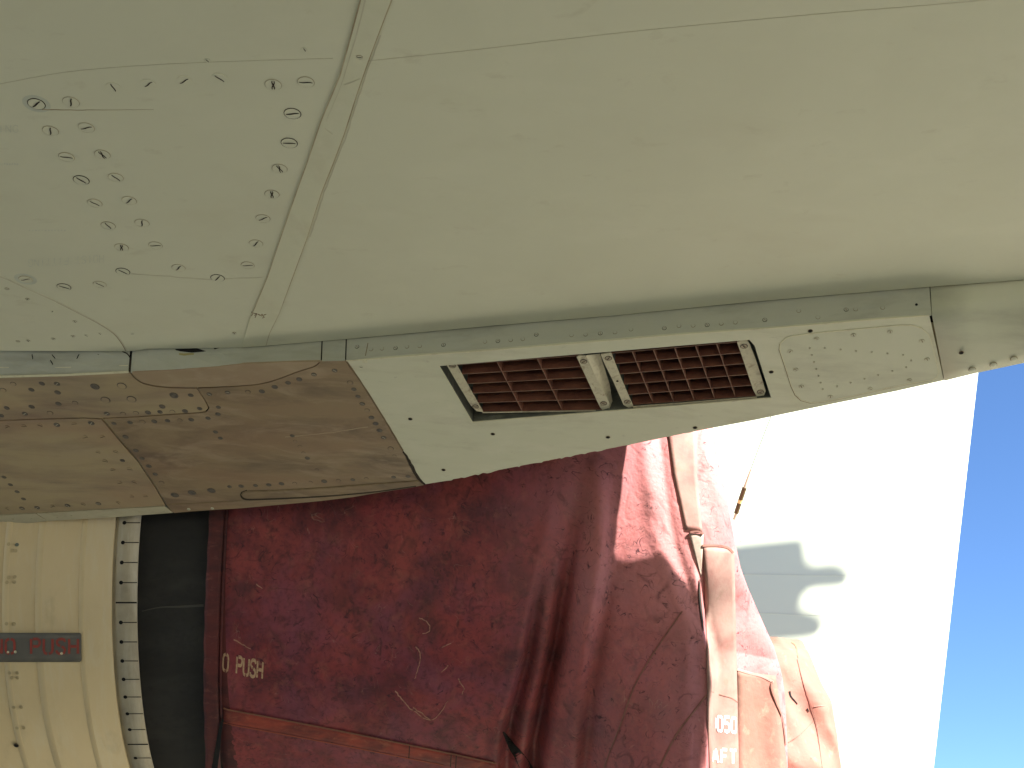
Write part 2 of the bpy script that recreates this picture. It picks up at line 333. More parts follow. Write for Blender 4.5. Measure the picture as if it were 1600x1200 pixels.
# beads of sealant along the seam and faint lines across the skin
ribbon('sealant_bead', PW, wob(seamR, .3, 25), lambda t: 4.6 - 3.0 * t, seam_soil, seam, .0002, .0004)
ribbon('sealant_bead', PW, shift(seamL, 1.2)[:-1], lambda t: 2.6 - 1.2 * t, seam_soil, seam, .0026, .0004)
ribbon('grey_wear_band', PW, wob(shift(seamL, 9)[:5], 1.0, 20), lambda t: 3 * (1 - t) + .3, soft_line, seam, .0026, .0003)
V, F = join_geo([ribbon_geo(PW, wob([(x + dx, y) for x, y in seamR[2:9]], .7), 1.6, .0, .0005) for dx in (5, -5)])
mesh_obj('worn_edge_line', V, F, soft_line, seam)
ribbon('paint_crack', PW, wob([(563, 133 - 10), (538, 145 - 12)], .5), .8, soft_line, seam, .003, .0002)
ribbon('paint_crack', PW, wob([(507, 200), (520, 210)], .5), .8, soft_line, seam, .003, .0002)
ribbon('skin_joint', PW, catmull([(577, 95), (740, 78), (1000, 48), (1290, 21), (1450, 8), (1700, -14)], 4), .8, soft_line, right_skin)
ribbon('skin_joint', PW, catmull([(-60, 140), (0, 131), (100, 113), (212, 103), (330, 97), (520, 91)], 4), .6, soft_line, left_skin)
ribbon('skin_joint', PW, wob([(205, 428), (255, 431), (330, 437), (410, 433)], .4, 10), 1.0, soft_line, left_skin)
ribbon('skin_joint', PW, wob([(66, 171), (120, 172), (240, 171)], .3, 10), lambda t: 1.5 - 1.3 * t, seam_soil, left_skin)
curve = catmull([(-40, 425), (0, 432), (45, 452), (90, 472), (130, 492), (160, 508), (180, 522), (192, 537), (198, 548)], 6)
ribbon('fairing_joint', PW, curve, 1.6, soft_line, left_skin, 0, .0009)
ribbon('fairing_joint_gap', PW, shift(curve[18:], -1.6), 1.1, brown_line, left_skin, .0, .0006)
# a smudged scribble on the seam
sc = []
for k in range(7):
    x0 = 393 + k * 3.2; sc.append(ribbon_geo(PW, [(x0, 489 + random.uniform(-2, 5)), (x0 + random.uniform(2, 5), 489 + random.uniform(-1, 7)), (x0 + random.uniform(-1, 4), 492 + random.uniform(0, 6))], 1.3, .0026, .0003))
V, F = join_geo(sc); mesh_obj('grease_pencil_mark', V, F, brown_line, seam)
# lens-shaped opening over the strip
V = [PW.at(x, y + .4, .0003) for x, y in [(268, 545), (280, 548.5), (300, 551), (318, 549.5), (335, 545), (345, 543)]]
# ---- screws
big = fastener_mesh('screw', .0165, paint, seam_soil, dark_line, slw=.085, ringw=.03)
big2 = fastener_mesh('screw', .0165, paint, seam_soil, dark_line, slw=.075, ringw=.03, two=True, bend=.16)
bigd = fastener_mesh('screw', .0170, paint, dark_line, dark_line, slw=.10, ringw=.045, bend=.05)
faintS = fastener_mesh('screw', .0165, paint, paint, dark_line, slw=.085, ringw=.0)
small = fastener_mesh('screw', .0062, paint, brown_line, dark_line, slw=.16, ringw=.05, n=12)
small_no = fastener_mesh('screw', .0062, paint, paint, dark_line, slw=.16, ringw=.0, n=12)
tiny = fastener_mesh('rivet', .0026, tail_paint, seam_soil, brown_line, slot=True, ringw=.10, n=8, slw=.25, sll=.5)
for x, y, a, k in [(57, 162, -35, 'd'), (111, 159, -70, 'f'), (79, 204, -75, 'f'), (135, 199, -5, 'f'), (104, 245, 12, 'b'), (160, 241, 48, 'x'), (127, 281, 32, 'd'), (181, 277, 42, 'b'),
                   (148, 317, 32, 'b'), (202, 313, -28, 'b'), (169, 352, 52, 'b'), (222, 348, -70, 'f'), (190, 386, 88, 'x'), (243, 383, 3, 'b'), (192, 424, 28, 'd'), (279, 418, -32, 'b'),
                   (340, 434, -38, 'd'), (387, 414, 2, 'b'), (400, 380, -35, 'b'), (411, 341, -15, 'b'), (425, 303, 85, 'x'), (437, 263, 58, 'x'), (452, 223, 4, 'd'), (457, 177, -3, 'd'),
                   (478, 128, 8, 'f'), (427, 132, 88, 'x'), (40, 436, -4, 'b'), (100, 448, 18, 'd'), (156, 444, 32, 'b')]:
    place('screw', {'d': bigd, 'b': big, 'f': big, 'x': big2}[k], PW, x, y, a, left_skin, 0, 1.10)
for x, y, a in [(177, 136, 65), (232, 131, -25), (288, 126, -22), (343, 122, 40)]: place('screw', faintS, PW, x, y, a, left_skin)
for x, y in [(57, 162), (40, 436)]:
    me = bpy.data.meshes.get('ring_patch')
    if not me:
        me = bpy.data.meshes.new('ring_patch'); n = 28; me.from_pydata(disc(.0205, .0004, n) + disc(.031, .0004, n), [], [(n + i, n + (i + 1) % n, (i + 1) % n, i) for i in range(n)]); me.materials.append(halo)
    place('primer_ring', me, PW, x, y, 0, left_skin)
for x, y, a in [(11, 451, 15), (43, 467, -20), (82, 486, -30), (117, 502, 60), (83, 529, -60), (114, 525, -20), (135, 524, 30), (156, 521, 40), (207, 521, 3), (366, 520, 50), (28, 533, 10), (44, 532, 60)]:
    place('screw', small if random.random() < .5 else small_no, PW, x, y, a, left_skin)
place('screw', small, PW, 562, 89, 10, seam, .0025)
place('screw', small_no, PW, 476, 77, 70, left_skin); place('screw', small_no, PW, 324, 94, 50, left_skin)
# ---- worn lettering on the skin (grey, almost gone)
lettering('lettering', 'HOIST FITTING', lambda a, b: PW.at(162 - a * 1.62, 402 + b * 1.9 - (162 - a * 1.62 - 100) * .06, .0004), faint_txt, left_skin, .8, 5.7)
lettering('lettering', 'ING', lambda a, b: PW.at(-2 + a * 1.9, 207 - b * 1.9, .0004), faint_txt, left_skin, .7, 5.9)
V, F = join_geo([ribbon_geo(PW, [(x, 256 + (x % 3) * .6), (x + 2.5, 256)], 3, .0001, .0002) for x in range(-2, 30, 4)] + [ribbon_geo(PW, [(x, 360), (x + 2.5, 360)], 2, .0001, .0002) for x in range(45, 102, 5)])
o = mesh_obj('small_print', V, F, faint_txt, left_skin); o['kind'] = 'stuff'

# ------------------------------------------------------------------ pylon: fillet strip between skin and panels
LB = [(-260, 600), (0, 590), (100, 587), (203, 582), (210, 579), (290, 576), (345, 572), (380, 568), (455, 565), (500, 564), (540, 563), (660, 554), (760, 547), (920, 534), (1060, 522), (1220, 511), (1360, 499), (1452, 492)]
def lb(px):
    for (a, b), (c, d) in zip(LB[:-1], LB[1:]):
        if a <= px <= c: return b + (d - b) * (px - a) / (c - a)
    return LB[-1][1]
def strip_piece(px0, px1, m=strip_paint, label=None, xs=None):
    xs = [px0] + [p[0] for p in LB + WL if px0 < p[0] < px1] + [px1]; xs = sorted(set(xs)); V, F = [], []; n = len(xs)
    for x in xs:
        t = PW.at(x, wl(x)) + Vector((0, .010, .03)); b = P2.at(x, lb(x) + .6); V += [t, t.lerp(b, .5), b, b + Vector((0, .012, .004))]
    for i in range(n - 1):
        for k in range(3): F.append((4 * i + k, 4 * i + k + 1, 4 * i + 4 + k + 1, 4 * i + 4 + k))
    o = mesh_obj('fillet_strip', V, F, m, aircraft)
    if label: o['label'] = label
    return o
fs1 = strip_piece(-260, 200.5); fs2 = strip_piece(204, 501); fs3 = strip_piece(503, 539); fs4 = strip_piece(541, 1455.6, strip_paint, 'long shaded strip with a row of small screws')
# dark interior closing: back wall behind the strip joints
V, F = [], []
for k_, x in enumerate([-260, 0, 200, 380, 540, 780, 960, 1180, 1452, 1475]):
    t = PW.at(x, wl(x)) + Vector((0, .045, .04)); b = P2.at(x, lb(x)) + Vector((0, .045, .0)); V += [t, b]
F = [(2 * i, 2 * i + 1, 2 * i + 3, 2 * i + 2) for i in range(9)]
mesh_obj('inner_web', V, F, hole, aircraft)
# curved joint on the strip
def onstrip(x, f): # f 0 top..1 bottom
    t = PW.at(x, wl(x)) + Vector((0, .010, .03)); return t
class StripSurf:
    def at(s, px, py, off=0):
        f = (py - wl(px)) / (lb(px) - wl(px)); a = PW.at(px, wl(px)) + Vector((0, .010, .03)); b = P2.at(px, lb(px) + .6)
        # ray against the local plane of the strip
        a2 = PW.at(px + 5, wl(px + 5)) + Vector((0, .010, .03)); n = (a2 - a).cross(b - a).normalized()
        pl = Plane(a, n); return pl.at(px, py, off)
    def nrm(s, px, py):
        a = PW.at(px, wl(px)) + Vector((0, .010, .03)); b = P2.at(px, lb(px) + .6); a2 = PW.at(px + 5, wl(px + 5)) + Vector((0, .010, .03))
        return Plane(a, (a2 - a).cross(b - a)).n
SS = StripSurf()
srivet = fastener_mesh('screw', .0058, strip_paint, dark_line, brown_line, ringw=.10, n=12, slw=.12, slot=True)
strip_scr = fastener_mesh('screw', .0085, strip_paint, strip_paint, hole, ringw=0, n=12, slw=.16, sll=1.0)
srivet2 = fastener_mesh('screw', .0058, strip_paint, brown_line, brown_line, ringw=.06, n=12, slot=False)
z4 = [(558, 542), (580, 546), (597, 545), (618, 544), (636, 542), (656, 541), (693, 539), (692, 539), (758, 534), (778, 533), (798, 531.5), (817, 530), (838, 523), (893, 524), (915, 523), (938, 521),
      (961, 519.5), (986, 515), (1038, 513), (1061, 509.5), (1083, 509), (1105, 508), (1127, 506), (1149, 504), (1195, 500), (1248, 486), (1278, 496), (1322, 484), (1337, 483.5), (1379, 481)]
for i, (x, y) in enumerate(z4):
    if i == 7: continue
    place('screw', srivet if i % 3 == 0 else srivet2, SS, x, y, random.uniform(0, 180), fs4, .0002)
place('rivet_hole', fastener_mesh('rivet_hole', .004, hole, hole, hole, slot=False, ringw=0, n=10), SS, 1432, 476, 0, fs4, 0)
for x, y, a in [(51, 557, 90), (84, 557, 60), (122, 557, -55), (157, 553.5, 2), (81, 566, 70)]:
    place('screw', strip_scr, SS, x, y, a, fs1, .0002, 1.0)
ribbon('strip_joint', SS, [(575, 536), (571, 556)], 1.0, brown_line, fs4, 0, .0006)
ribbon('pale_bead', SS, [(0, 574), (100, 574), (200, 571)], 1.2, pale_line, fs1, 0, .0006)
ribbon('strip_joint', SS, catmull([(191, 549), (199, 553), (204, 561), (203.5, 570), (202.5, 580)], 5), 1.8, dark_line, fs1, .0004, .0008)
# opening with a black lens shape between skin and strip
lens = [(268, 545.5), (285, 545), (305, 544.4), (345, 543), (335, 546), (318, 549.5), (300, 551), (282, 549)]
mesh_obj('dark_opening', [SS.at(x, y, .001) for x, y in lens], [tuple(range(len(lens)))], hole, fs2)
ribbon('yellow_stain', SS, [(280, 553), (288, 554), (296, 553), (303, 553)], lambda t: 3.5 - 2 * abs(t - .4), mat('yellow_primer', [(.33, .30, .12)], .7), fs2, .0004, .0003)

# ------------------------------------------------------------------ pylon panels on the sloping plane
bot = [(1475, 594), (1400, 611), (1300, 631), (1180, 656), (1100, 671)]
random.seed(3)
jag = []
x = 1090
while x > 700:
    y = 672 + (1095 - x) / (1095 - 695) * 79; jag.append((x, y + random.choice((-.4, -.1, .1, .5, 1.2)) * (1.5 if x < 1010 else .4)))
    x -= random.uniform(3, 9)
ventL, ventB = [(686, 572), (738, 660)], [(738, 660), (1205, 622)]
H = [(686, 572), (738, 660), (1205, 622), (1179, 540), (1171, 531)]     # opening
outer_top = [(541, 563.5)] + [(x, lb(x)) for x in (660, 760, 920, 1060, 1220, 1360)] + [(1452, 492.5)]
def polyset(surf, polys, off, th, m, name, parent):
    verts, idx, faces = [], {}, []
    for pl in polys:
        f = []
        for p in pl:
            k = (round(p[0], 2), round(p[1], 2))
            if k not in idx: idx[k] = len(verts); verts.append(surf.at(p[0], p[1], off))
            f.append(idx[k])
        faces.append(f)
    me = bpy.data.meshes.new(name); bm = bmesh.new(); bv = [bm.verts.new(v) for v in verts]
    for f in faces: bm.faces.new([bv[i] for i in f])
    bm.normal_update()
    for f in bm.faces:
        if f.normal.dot(surf.n) < 0: f.normal_flip()
    top = list(bm.faces)
    r = bmesh.ops.extrude_face_region(bm, geom=top)
    for v in [e for e in r['geom'] if isinstance(e, bmesh.types.BMVert)]: v.co -= surf.n * th
    bmesh.ops.recalc_face_normals(bm, faces=bm.faces)
    bm.to_mesh(me); bm.free(); me.materials.append(m); return link(bpy.data.objects.new(name, me), parent)
left_edge = [(541, 563.5), (562, 593), (600, 653), (630, 704), (645, 735), (655, 751), (662, 757)]
T = outer_top
polys = [[(686, 572), (738, 660), (700, 751), (680, 754), (662, 757)] + list(reversed(left_edge))[1:-1] + [(541, 563.5)],
         [(541, 563.5), T[1], (686, 572)][::1],
         [T[1], T[2], T[3], T[4], (1171, 531), (686, 572)],
         [T[4], T[5], T[6], T[7], (1475, 594), (1400, 611), (1300, 631), (1205, 622), (1179, 540), (1171, 531)],
         [(738, 660), (1205, 622), (1300, 631), (1180, 656), (1100, 671)] + jag + [(700, 751)]]
vent_panel = polyset(P2, polys, 0, .0045, vent_paint, 'vent_panel', aircraft)
vent_panel['label'] = 'grey-green pylon panel with chipped lower edge around the vents'
# left brown panels
jl = [(160, 655), (190, 692), (215, 720), (240, 757), (259, 789)]            # diagonal joint
J1 = [(-60, 661), (0, 657), (60, 655), (130, 653), (150, 654), (200, 652), (260, 648), (310, 645), (322, 643), (326, 638), (320, 625), (308, 607)]   # joint under upper panel
blob = catmull([(205, 583), (212, 591), (225, 599), (250, 604), (280, 606), (308, 606), (360, 604), (400, 601), (430, 594), (465, 581), (490, 573), (501, 564)], 4)
def grow(L, dx, dy): return [(x + dx, y + dy) for x, y in L]
upper = [(-60, 592), (0, 591), (100, 588), (203, 583)] + grow(blob[:17], -1, 1.2)[1:] + [(307, 607.5)]
pan_upper = panel('brown_panel', P2, upper + [(319, 625), (325, 638), (321, 642.3), (310, 644.2), (260, 647.2), (200, 651.2), (150, 653.2), (130, 652.2), (60, 654.2), (0, 656.2), (-60, 660.2)], brown, aircraft)
pan_upper['label'] = 'upper left heat-stained panel with dark fasteners'
pan_blob = panel('peach_panel', P2, [(x, y + .3) for x, y in [(207, 580.5), (290, 576.5), (345, 572.5), (380, 568.5), (455, 565.5), (500, 564.5)]] + list(reversed(grow(blob, 0, -.8)))[1:-1], brown_light, aircraft, .0012)
pan_ll = panel('brown_panel', P2, [(-60, 662), (0, 658.2), (60, 656.2), (130, 654.2), (150, 655.2), (158, 655.8)] + grow(jl, -1.2, .8)[1:] + [(256, 790), (60, 801), (-60, 807)], brown, aircraft)
pan_ll['label'] = 'lower left heat-stained panel'
right = [(309, 607.5)] + [(x, y + .9) for x, y in blob[21:]] + [(503, 564.5), (539.5, 564)] + grow(left_edge, -1.2, .8)[1:-1] + [(662, 758), (640, 762.5), (600, 768.5), (550, 777), (500, 783), (380, 794), (300, 799), (272, 801.5)] + [(261, 790), (241, 756), (216, 719), (191, 691), (161, 654.4), (200, 653.2), (260, 649.2), (310, 646.2), (323, 644.3), (327.4, 638), (321, 625)]
pan_r = panel('brown_panel', P2, right, brown_right, aircraft)
pan_r['label'] = 'brown stained panel between the dark joint and the vent panel'
edge1 = panel('edge_strip', P2, [(-60, 809), (55, 802.8), (64, 808), (74, 814), (72, 814.5), (0, 822), (-60, 828)], edge_paint, aircraft)
edge2 = panel('edge_strip', P2, [(57.5, 802.6), (257, 791.5), (270, 801.5), (180, 808), (76, 814), (66, 808)], edge_paint, aircraft)
# tail fairing, right of the joint
tail_top = [PW.at(x, wl(x)) + Vector((0, .010, .02)) for x in (1456, 1600, 1900)]
V = []; F = []
cols = [(1456.5, 448, 492, 594), (1520, 443, 497, 583), (1600, 437, 487, 566), (1750, 426, 470, 530), (1900, 416, 455, 490)]
M_ = 10
for x, t, m_, b in cols:
    p0 = PW.at(x, t) + Vector((0, .010, .02)); p1 = P2.at(x, m_); p2 = P2.at(x + (19 if x < 1500 else 0) , b)
    for k in range(M_ + 1):
        f = k / M_
        q0 = p0.lerp(p1, f * 1.0); q = (p0 * (1 - f)**2 + p1 * 2 * f * (1 - f) * 1.0 + p2 * f * f)
        if x < 1500: q = p0.lerp(p1, f / .3) if f < .3 else p1.lerp(p2, (f - .3) / .7)
        elif x < 1560: q = q.lerp(p0.lerp(p1, f / .3) if f < .3 else p1.lerp(p2, (f - .3) / .7), .45)
        V.append(q)
for i in range(len(cols) - 1):
    for k in range(M_): F.append((i * (M_ + 1) + k, i * (M_ + 1) + k + 1, (i + 1) * (M_ + 1) + k + 1, (i + 1) * (M_ + 1) + k))
tail = mesh_obj('tail_fairing', V, F, tail_paint, aircraft, smooth=True)
sm = tail.modifiers.new('solid', 'SOLIDIFY'); sm.thickness = .005; sm.offset = 0
tail['label'] = 'tapering rear end of the pylon with three domed rivets'
# access panel on the vent panel
z = 3.8095
ac = [(145, 555), (150, 520), (185, 488), (235, 474), (400, 455), (650, 432), (860, 413), (930, 413), (990, 430), (1030, 465), (1045, 500), (1075, 620), (1092, 690), (1080, 722), (1055, 737), (900, 762), (700, 805), (520, 845), (400, 868), (330, 872), (275, 857), (240, 825), (215, 770), (180, 660)]
acp = [(1180 + a / z, 400 + b / z) for a, b in ac]
cx_, cy_ = sum(p[0] for p in acp) / len(acp), sum(p[1] for p in acp) / len(acp)
access = panel('access_panel', P2, acp, tail_paint, aircraft, .0012, .004)
V, F = ribbon_geo(P2, acp + [acp[0]], 1.4, .0006, .0010); mesh_obj('panel_gasket', V, F, pale_line, access)
V, F = ribbon_geo(P2, grow(acp, -.8, .8)[:2][::-1] + grow(acp, -.8, .8)[::-1][:14], 1.2, .0001, .0005); mesh_obj('gasket_shadow_gap', V, F, brown_line, access)
asc = fastener_mesh('screw', .0068, tail_paint, seam_soil, brown_line, ringw=.06, n=14, slw=.16)
for i, (a, b) in enumerate([(208, 567), (365, 491), (585, 470), (803, 450), (993, 505), (1023, 614), (241, 675), (275, 776), (448, 836), (685, 790), (918, 738)]):
    place('screw', asc, P2, 1180 + a / z, 400 + b / z, random.choice((20, -40, 80, -70, 30)), access, .0014)
for a, b in [(325, 548), (337, 589), (350, 631), (363, 672), (376, 713), (389, 753), (402, 793), (413, 548), (508, 556), (600, 565), (694, 572), (787, 580), (880, 589), (928, 621), (898, 661), (816, 684), (732, 708), (650, 731), (568, 753), (487, 775)]:
    place('rivet', tiny, P2, 1180 + a / z, 400 + b / z, random.uniform(0, 180), access, .0014)
dome = fastener_mesh('rivet', .0095, tail_paint, brown_line, brown_line, slot=False, dome=.003, ringw=.08, n=14)
holeM = fastener_mesh('drain_hole', .0062, hole, brown_line, hole, slot=False, ringw=.12, n=14)
for x, y in [(1519, 577), (1552, 569.5), (1584, 560.5)]: place('rivet', dome, P2, x, y, 0, tail, .004)
for x, y in [(641, 654.5), (693, 734), (770, 678), (950, 683), (1086, 668), (1205, 581), (1266, 517)]: place('drain_hole', holeM, P2, x, y, 0, vent_panel, 0)
place('drain_hole', holeM, P2, 1502, 551, 0, tail, .006)
place('screw', small_no, P2, 564.5, 573.5, 20, vent_panel)
for p in [(575, 562), (1437, 500)]: pass
# pale fold along the top of the vent panel
ribbon('pale_edge', P2, wob([(x, lb(x) + 1) for x in (541, 660, 760, 920, 1060, 1220, 1360, 1451)], .25, 12), 1.5, pale_line, vent_panel, .0002, .0008)
ribbon('pale_edge', P2, [(-60, 590), (0, 588.5), (100, 586), (201, 581)], 3.2, pale_line, pan_upper, .0002, .0008)
V, F = ribbon_geo(P2, wob([(566, 565), (570, 564.5), (573, 566)], .4, 2), 4, .001, .0006); mesh_obj('paint_blob', V, F, pale_line, vent_panel)
# joint sealant down the edge of the vent panel, torn at its foot
ribbon('joint_sealant', P2, wob(left_edge[:4], .3, 8), 1.4, brown_line, vent_panel, .0004, .0006)
ribbon('torn_sealant', P2, wob([(630, 706), (640, 720), (648, 738), (657, 752), (664, 757)], 1.2, 4), lambda t: 2 + 2.5 * math.sin(t * 3), dark_line, vent_panel, .0004, .0008)
# long lip near the lower edge of the reddish panel
ribbon('lip', P2, [(378, 773), (380, 769), (386, 767.5), (440, 766), (520, 761), (600, 755), (655, 751)], lambda t: 2.0 - .9 * t, brown_line, pan_r, 0, .003)
ribbon('lip_gap', P2, catmull([(386, 767), (378, 770), (377, 775), (382, 779.5), (395, 780.5), (450, 778.5), (520, 774.5), (590, 768), (650, 759.5)], 5), lambda t: 3.2 - 2.0 * t, dark_line, pan_r, 0, .0010)
ribbon('lower_crease', P2, [(262, 788), (330, 785), (376, 782)], 1.3, brown_line, pan_r, 0, .0008)
V, F = join_geo([ribbon_geo(P2, wob([(445, 683), (520, 676), (575, 667)], .6, 12), 1.2, 0, .0003)]); mesh_obj('scratch', V, F, brown_light, pan_r)
# fasteners on the brown panels
fd = fastener_mesh('fastener', .0085, fast_slate, fast_dark, fast_dark, slot=False, ringw=.10, n=14)
fr = fastener_mesh('fastener', .0085, brown, fast_dark, fast_dark, slot=False, ringw=.09, n=14)
fsx = fastener_mesh('screw', .0085, fast_slate, fast_dark, strapm, slot=True, ringw=.10, n=14, slw=.10, bend=.3)
fsl = fastener_mesh('screw', .0085, brown, brown, dark_line, slot=True, ringw=0, n=12, slw=.11, sll=1.0)
fbr = fastener_mesh('fastener', .0085, brown_right, fast_dark, fast_dark, slot=False, ringw=.10, n=14)
Z = lambda L: [(a / 4, 540 + b / 4) for a, b in L]
big_ = Z([(594, 255), (1087, 310), (1093, 933), (1200, 918), (1322, 905)]); ring_ = Z([(762, 250), (660, 338), (823, 333)])
up_ = Z([(83, 238), (262, 237), (20, 277), (196, 275), (360, 292), (365, 363), (470, 357), (42, 390), (198, 382), (313, 420), (8, 437), (1192, 310), (1014, 380), (770, 425), (850, 420), (925, 418), (1000, 414), (1078, 412), (1157, 409), (1248, 393)])
upx = Z([(356, 238), (155, 425), (668, 425)])
for x, y in up_: place('fastener', fd if random.random() < .8 else fr, P2, x, y, 0, pan_upper, 0, random.uniform(.9, 1.1))
for x, y in upx: place('screw', fsx, P2, x, y, random.uniform(-40, 40), pan_upper)
for x, y in big_: place('fastener', fd, P2, x, y, 0, pan_upper if y < 660 else pan_r, 0, 1.5)
for x, y in ring_: place('fastener', fr, P2, x, y, 0, pan_upper, 0, 1.6)
row2 = Z([(45, 508), (150, 503), (250, 498), (355, 494), (463, 488), (570, 484)])
for i, (x, y) in enumerate(row2): place('screw', fsx if i in (3, 5) else fsl, P2, x, y, random.uniform(-25, 25), pan_ll, 0, 1.1)
for x, y in Z([(532, 573), (640, 570), (612, 667), (722, 664), (657, 722), (706, 776), (812, 773), (750, 858), (840, 853), (825, 944), (910, 942)]): place('screw', fsl, P2, x, y, random.uniform(-15, 25), pan_ll, 0, random.uniform(.9, 1.2))
for x, y in Z([(25, 822), (65, 869), (107, 913), (147, 958), (765, 718)]): place('fastener', fd, P2, x, y, 0, pan_ll, 0, .9)
for x, y in Z([(47, 1020), (137, 1016), (232, 1012), (328, 1005), (422, 999), (520, 992), (615, 987), (738, 982)]): place('screw', random.choice((fsx, fsl)), P2, x, y, random.uniform(-20, 60), pan_ll, 0, 1.05)
rr = Z([(1365, 385), (1362, 428), (1300, 453), (1347, 540), (1378, 578), (712, 486), (812, 480), (890, 475), (964, 473), (1047, 469), (1125, 465), (1195, 462), (785, 570), (848, 655), (887, 704), (930, 753), (970, 803), (1010, 855), (1435, 882), (1508, 878), (1550, 288)])
rr += [(360 + a / 4, 540 + b / 4) for a, b in [(110, 288), (197, 286), (277, 258), (360, 232), (430, 210), (748, 230), (772, 273), (797, 317), (855, 403), (882, 449), (908, 487), (932, 530), (1002, 642), (1110, 817), (1020, 822), (387, 563), (435, 630), (482, 703), (70, 878), (157, 874), (240, 870), (320, 863), (402, 860), (587, 848), (675, 843), (765, 838)]]
for x, y in rr: place('fastener', fd if random.random() < .72 else fbr, P2, x, y, 0, pan_r, 0, random.uniform(.8, 1.05))
for x, y in Z([(1308, 303), (1422, 292)]) + [(360 + a / 4, 540 + b / 4) for a, b in [(522, 180), (652, 155), (825, 363), (958, 574)]]: place('screw', fsx, P2, x, y, random.uniform(10, 60), pan_r, 0, .9)
for x, y in [(360 + a / 4, 540 + b / 4) for a, b in [(405, 597), (457, 670), (540, 775), (502, 853), (850, 830), (1025, 688)]]: place('fastener', fbr, P2, x, y, 0, pan_r, 0, .7)
for i, (x, y) in enumerate(Z([(80, 1082), (195, 1080), (357, 1075), (445, 1062), (545, 1060), (648, 1055), (757, 1048), (870, 1040), (957, 1037), (1022, 1038)])):
    place('screw', fastener_mesh('screw', .0055, edge_paint, edge_paint, brown_line, ringw=0, n=10, slw=.15) if i == 0 else bpy.data.meshes['screw.edge'] if 'screw.edge' in bpy.data.meshes else tiny, P2, x, y, random.uniform(-60, 60), edge1 if x < 60 else edge2)
for x, y in Z([(1180, 1022), (1327, 1017)]): place('screw', small_no, P2, x, y, 20, pan_r)
# far side of the pylon: curls up from the lower edge
low = [(-60, 828), (0, 822), (72, 814.5), (180, 808), (272, 801.5), (300, 799), (380, 794), (500, 783), (600, 768.5), (662, 757), (800, 731), (1000, 692), (1100, 671), (1180, 656), (1300, 631), (1400, 611), (1475, 594), (1600, 566), (1750, 530), (1900, 490)]
V, F = [], []
for x, y in low:
    p = P2.at(x, y - 1.5, -.002)
    V += [p, p + Vector((0, .035, .012)), p + Vector((0, .06, .05)), Vector((p.x, p.y + .07, WZ + .08))]
for i in range(len(low) - 1):
    for k in range(3): F.append((4 * i + k, 4 * i + k + 1, 4 * i + 5 + k, 4 * i + 4 + k))
mesh_obj('pylon_far_side', V, F, edge_paint, aircraft, smooth=True)

# ------------------------------------------------------------------ the vent: recess walls and two grilles
DEP = .085
ho = [P2.at(*p, -.0048) for p in H]; hi = [p - P2.n * DEP for p in ho]; k = len(H)
vent_recess = mesh_obj('vent_recess', ho + hi, [(i, (i + 1) % k, (i + 1) % k + k, i + k) for i in range(k)] + [tuple(range(k, 2 * k))], cavity, aircraft)
rim = [(686, 572), (738, 660), (1205, 622)]
ribbon('opening_rim', P2, wob(rim, .25, 10), 1.2, pale_line, vent_panel, .0002, .0007)
def bil(q, u, v):
    (a, b, c, d) = q                                      # tl, tr, br, bl
    return tuple((a[i] * (1 - u) + b[i] * u) * (1 - v) + (d[i] * (1 - u) + c[i] * u) * v for i in (0, 1))
def sheet(p, q, depth, th, tilt=None, ):
    """thin plate from line p-q going into the opening"""
    n = P2.n; ax = (q - p).normalized(); s = n.cross(ax).normalized() * th / 2; dv = -n * depth + (tilt or Vector())
    V = [p + s, q + s, q - s, p - s, p + s + dv, q + s + dv, q - s + dv, p - s + dv]
    return V, [(0, 1, 2, 3), (4, 7, 6, 5), (0, 4, 5, 1), (3, 2, 6, 7), (1, 5, 6, 2), (0, 3, 7, 4)]
def grille(quad, straps, nu, nv, label, thv, depth, off=-.014):
    root = bpy.data.objects.new('vent_grille', None); link(root, aircraft); root['label'] = label; root.empty_display_size = .05
    GPn = Plane(P2.p + P2.n * off, P2.n)
    for j in range(1, nv + 1):
        v = j / nv if j < nv else .995
        a, b = GPn.at(*bil(quad, 0, v)), GPn.at(*bil(quad, 1, v))
        segs = [0] + [i / nu for i in range(1, nu)] + [1]
        sg = (b - a)
        V, F = sheet(a, b, depth, .0022); o = mesh_obj('slat', V, F, [slatm, slat_edge], root, [1, 0, 0, 0, 0, 0])
    V, F = sheet(GPn.at(*bil(quad, 0, .0)), GPn.at(*bil(quad, 1, .0)), depth, .002); mesh_obj('slat', V, F, [slatm, slat_edge], root, [1, 0, 0, 0, 0, 0])
    for i in range(1, nu):
        a, b = GPn.at(*bil(quad, i / nu, 0), .0008), GPn.at(*bil(quad, i / nu, 1), .0008)
        V, F = sheet(a, b, depth * .9, thv); mesh_obj('bar', V, F, [slatm, slat_edge], root, [1, 0, 0, 0, 0, 0])
    scr = bpy.data.meshes.get('strap_screw_mesh') or fastener_mesh('strap_screw_mesh', .0095, steel, dark_line, dark_line, slw=.12, ringw=.09, n=16, bend=.0, sll=.9)
    for poly, screws in straps:
        o = slab('strap', [GPn.at(x, y, .0045) for x, y in poly], P2.n, .004, strapm, root)
        for x, y, a in screws: place('screw', scr, GPn, x, y, a, root, .0045)
    return root
s = 5.333
def Z7(L): return [(660 + a / s, 480 + b / s) for a, b in L]
def Z8(L): return [(920 + a / s, 480 + b / s) for a, b in L]
q1 = Z7([(285, 480), (1290, 405), (1500, 855), (500, 875)])
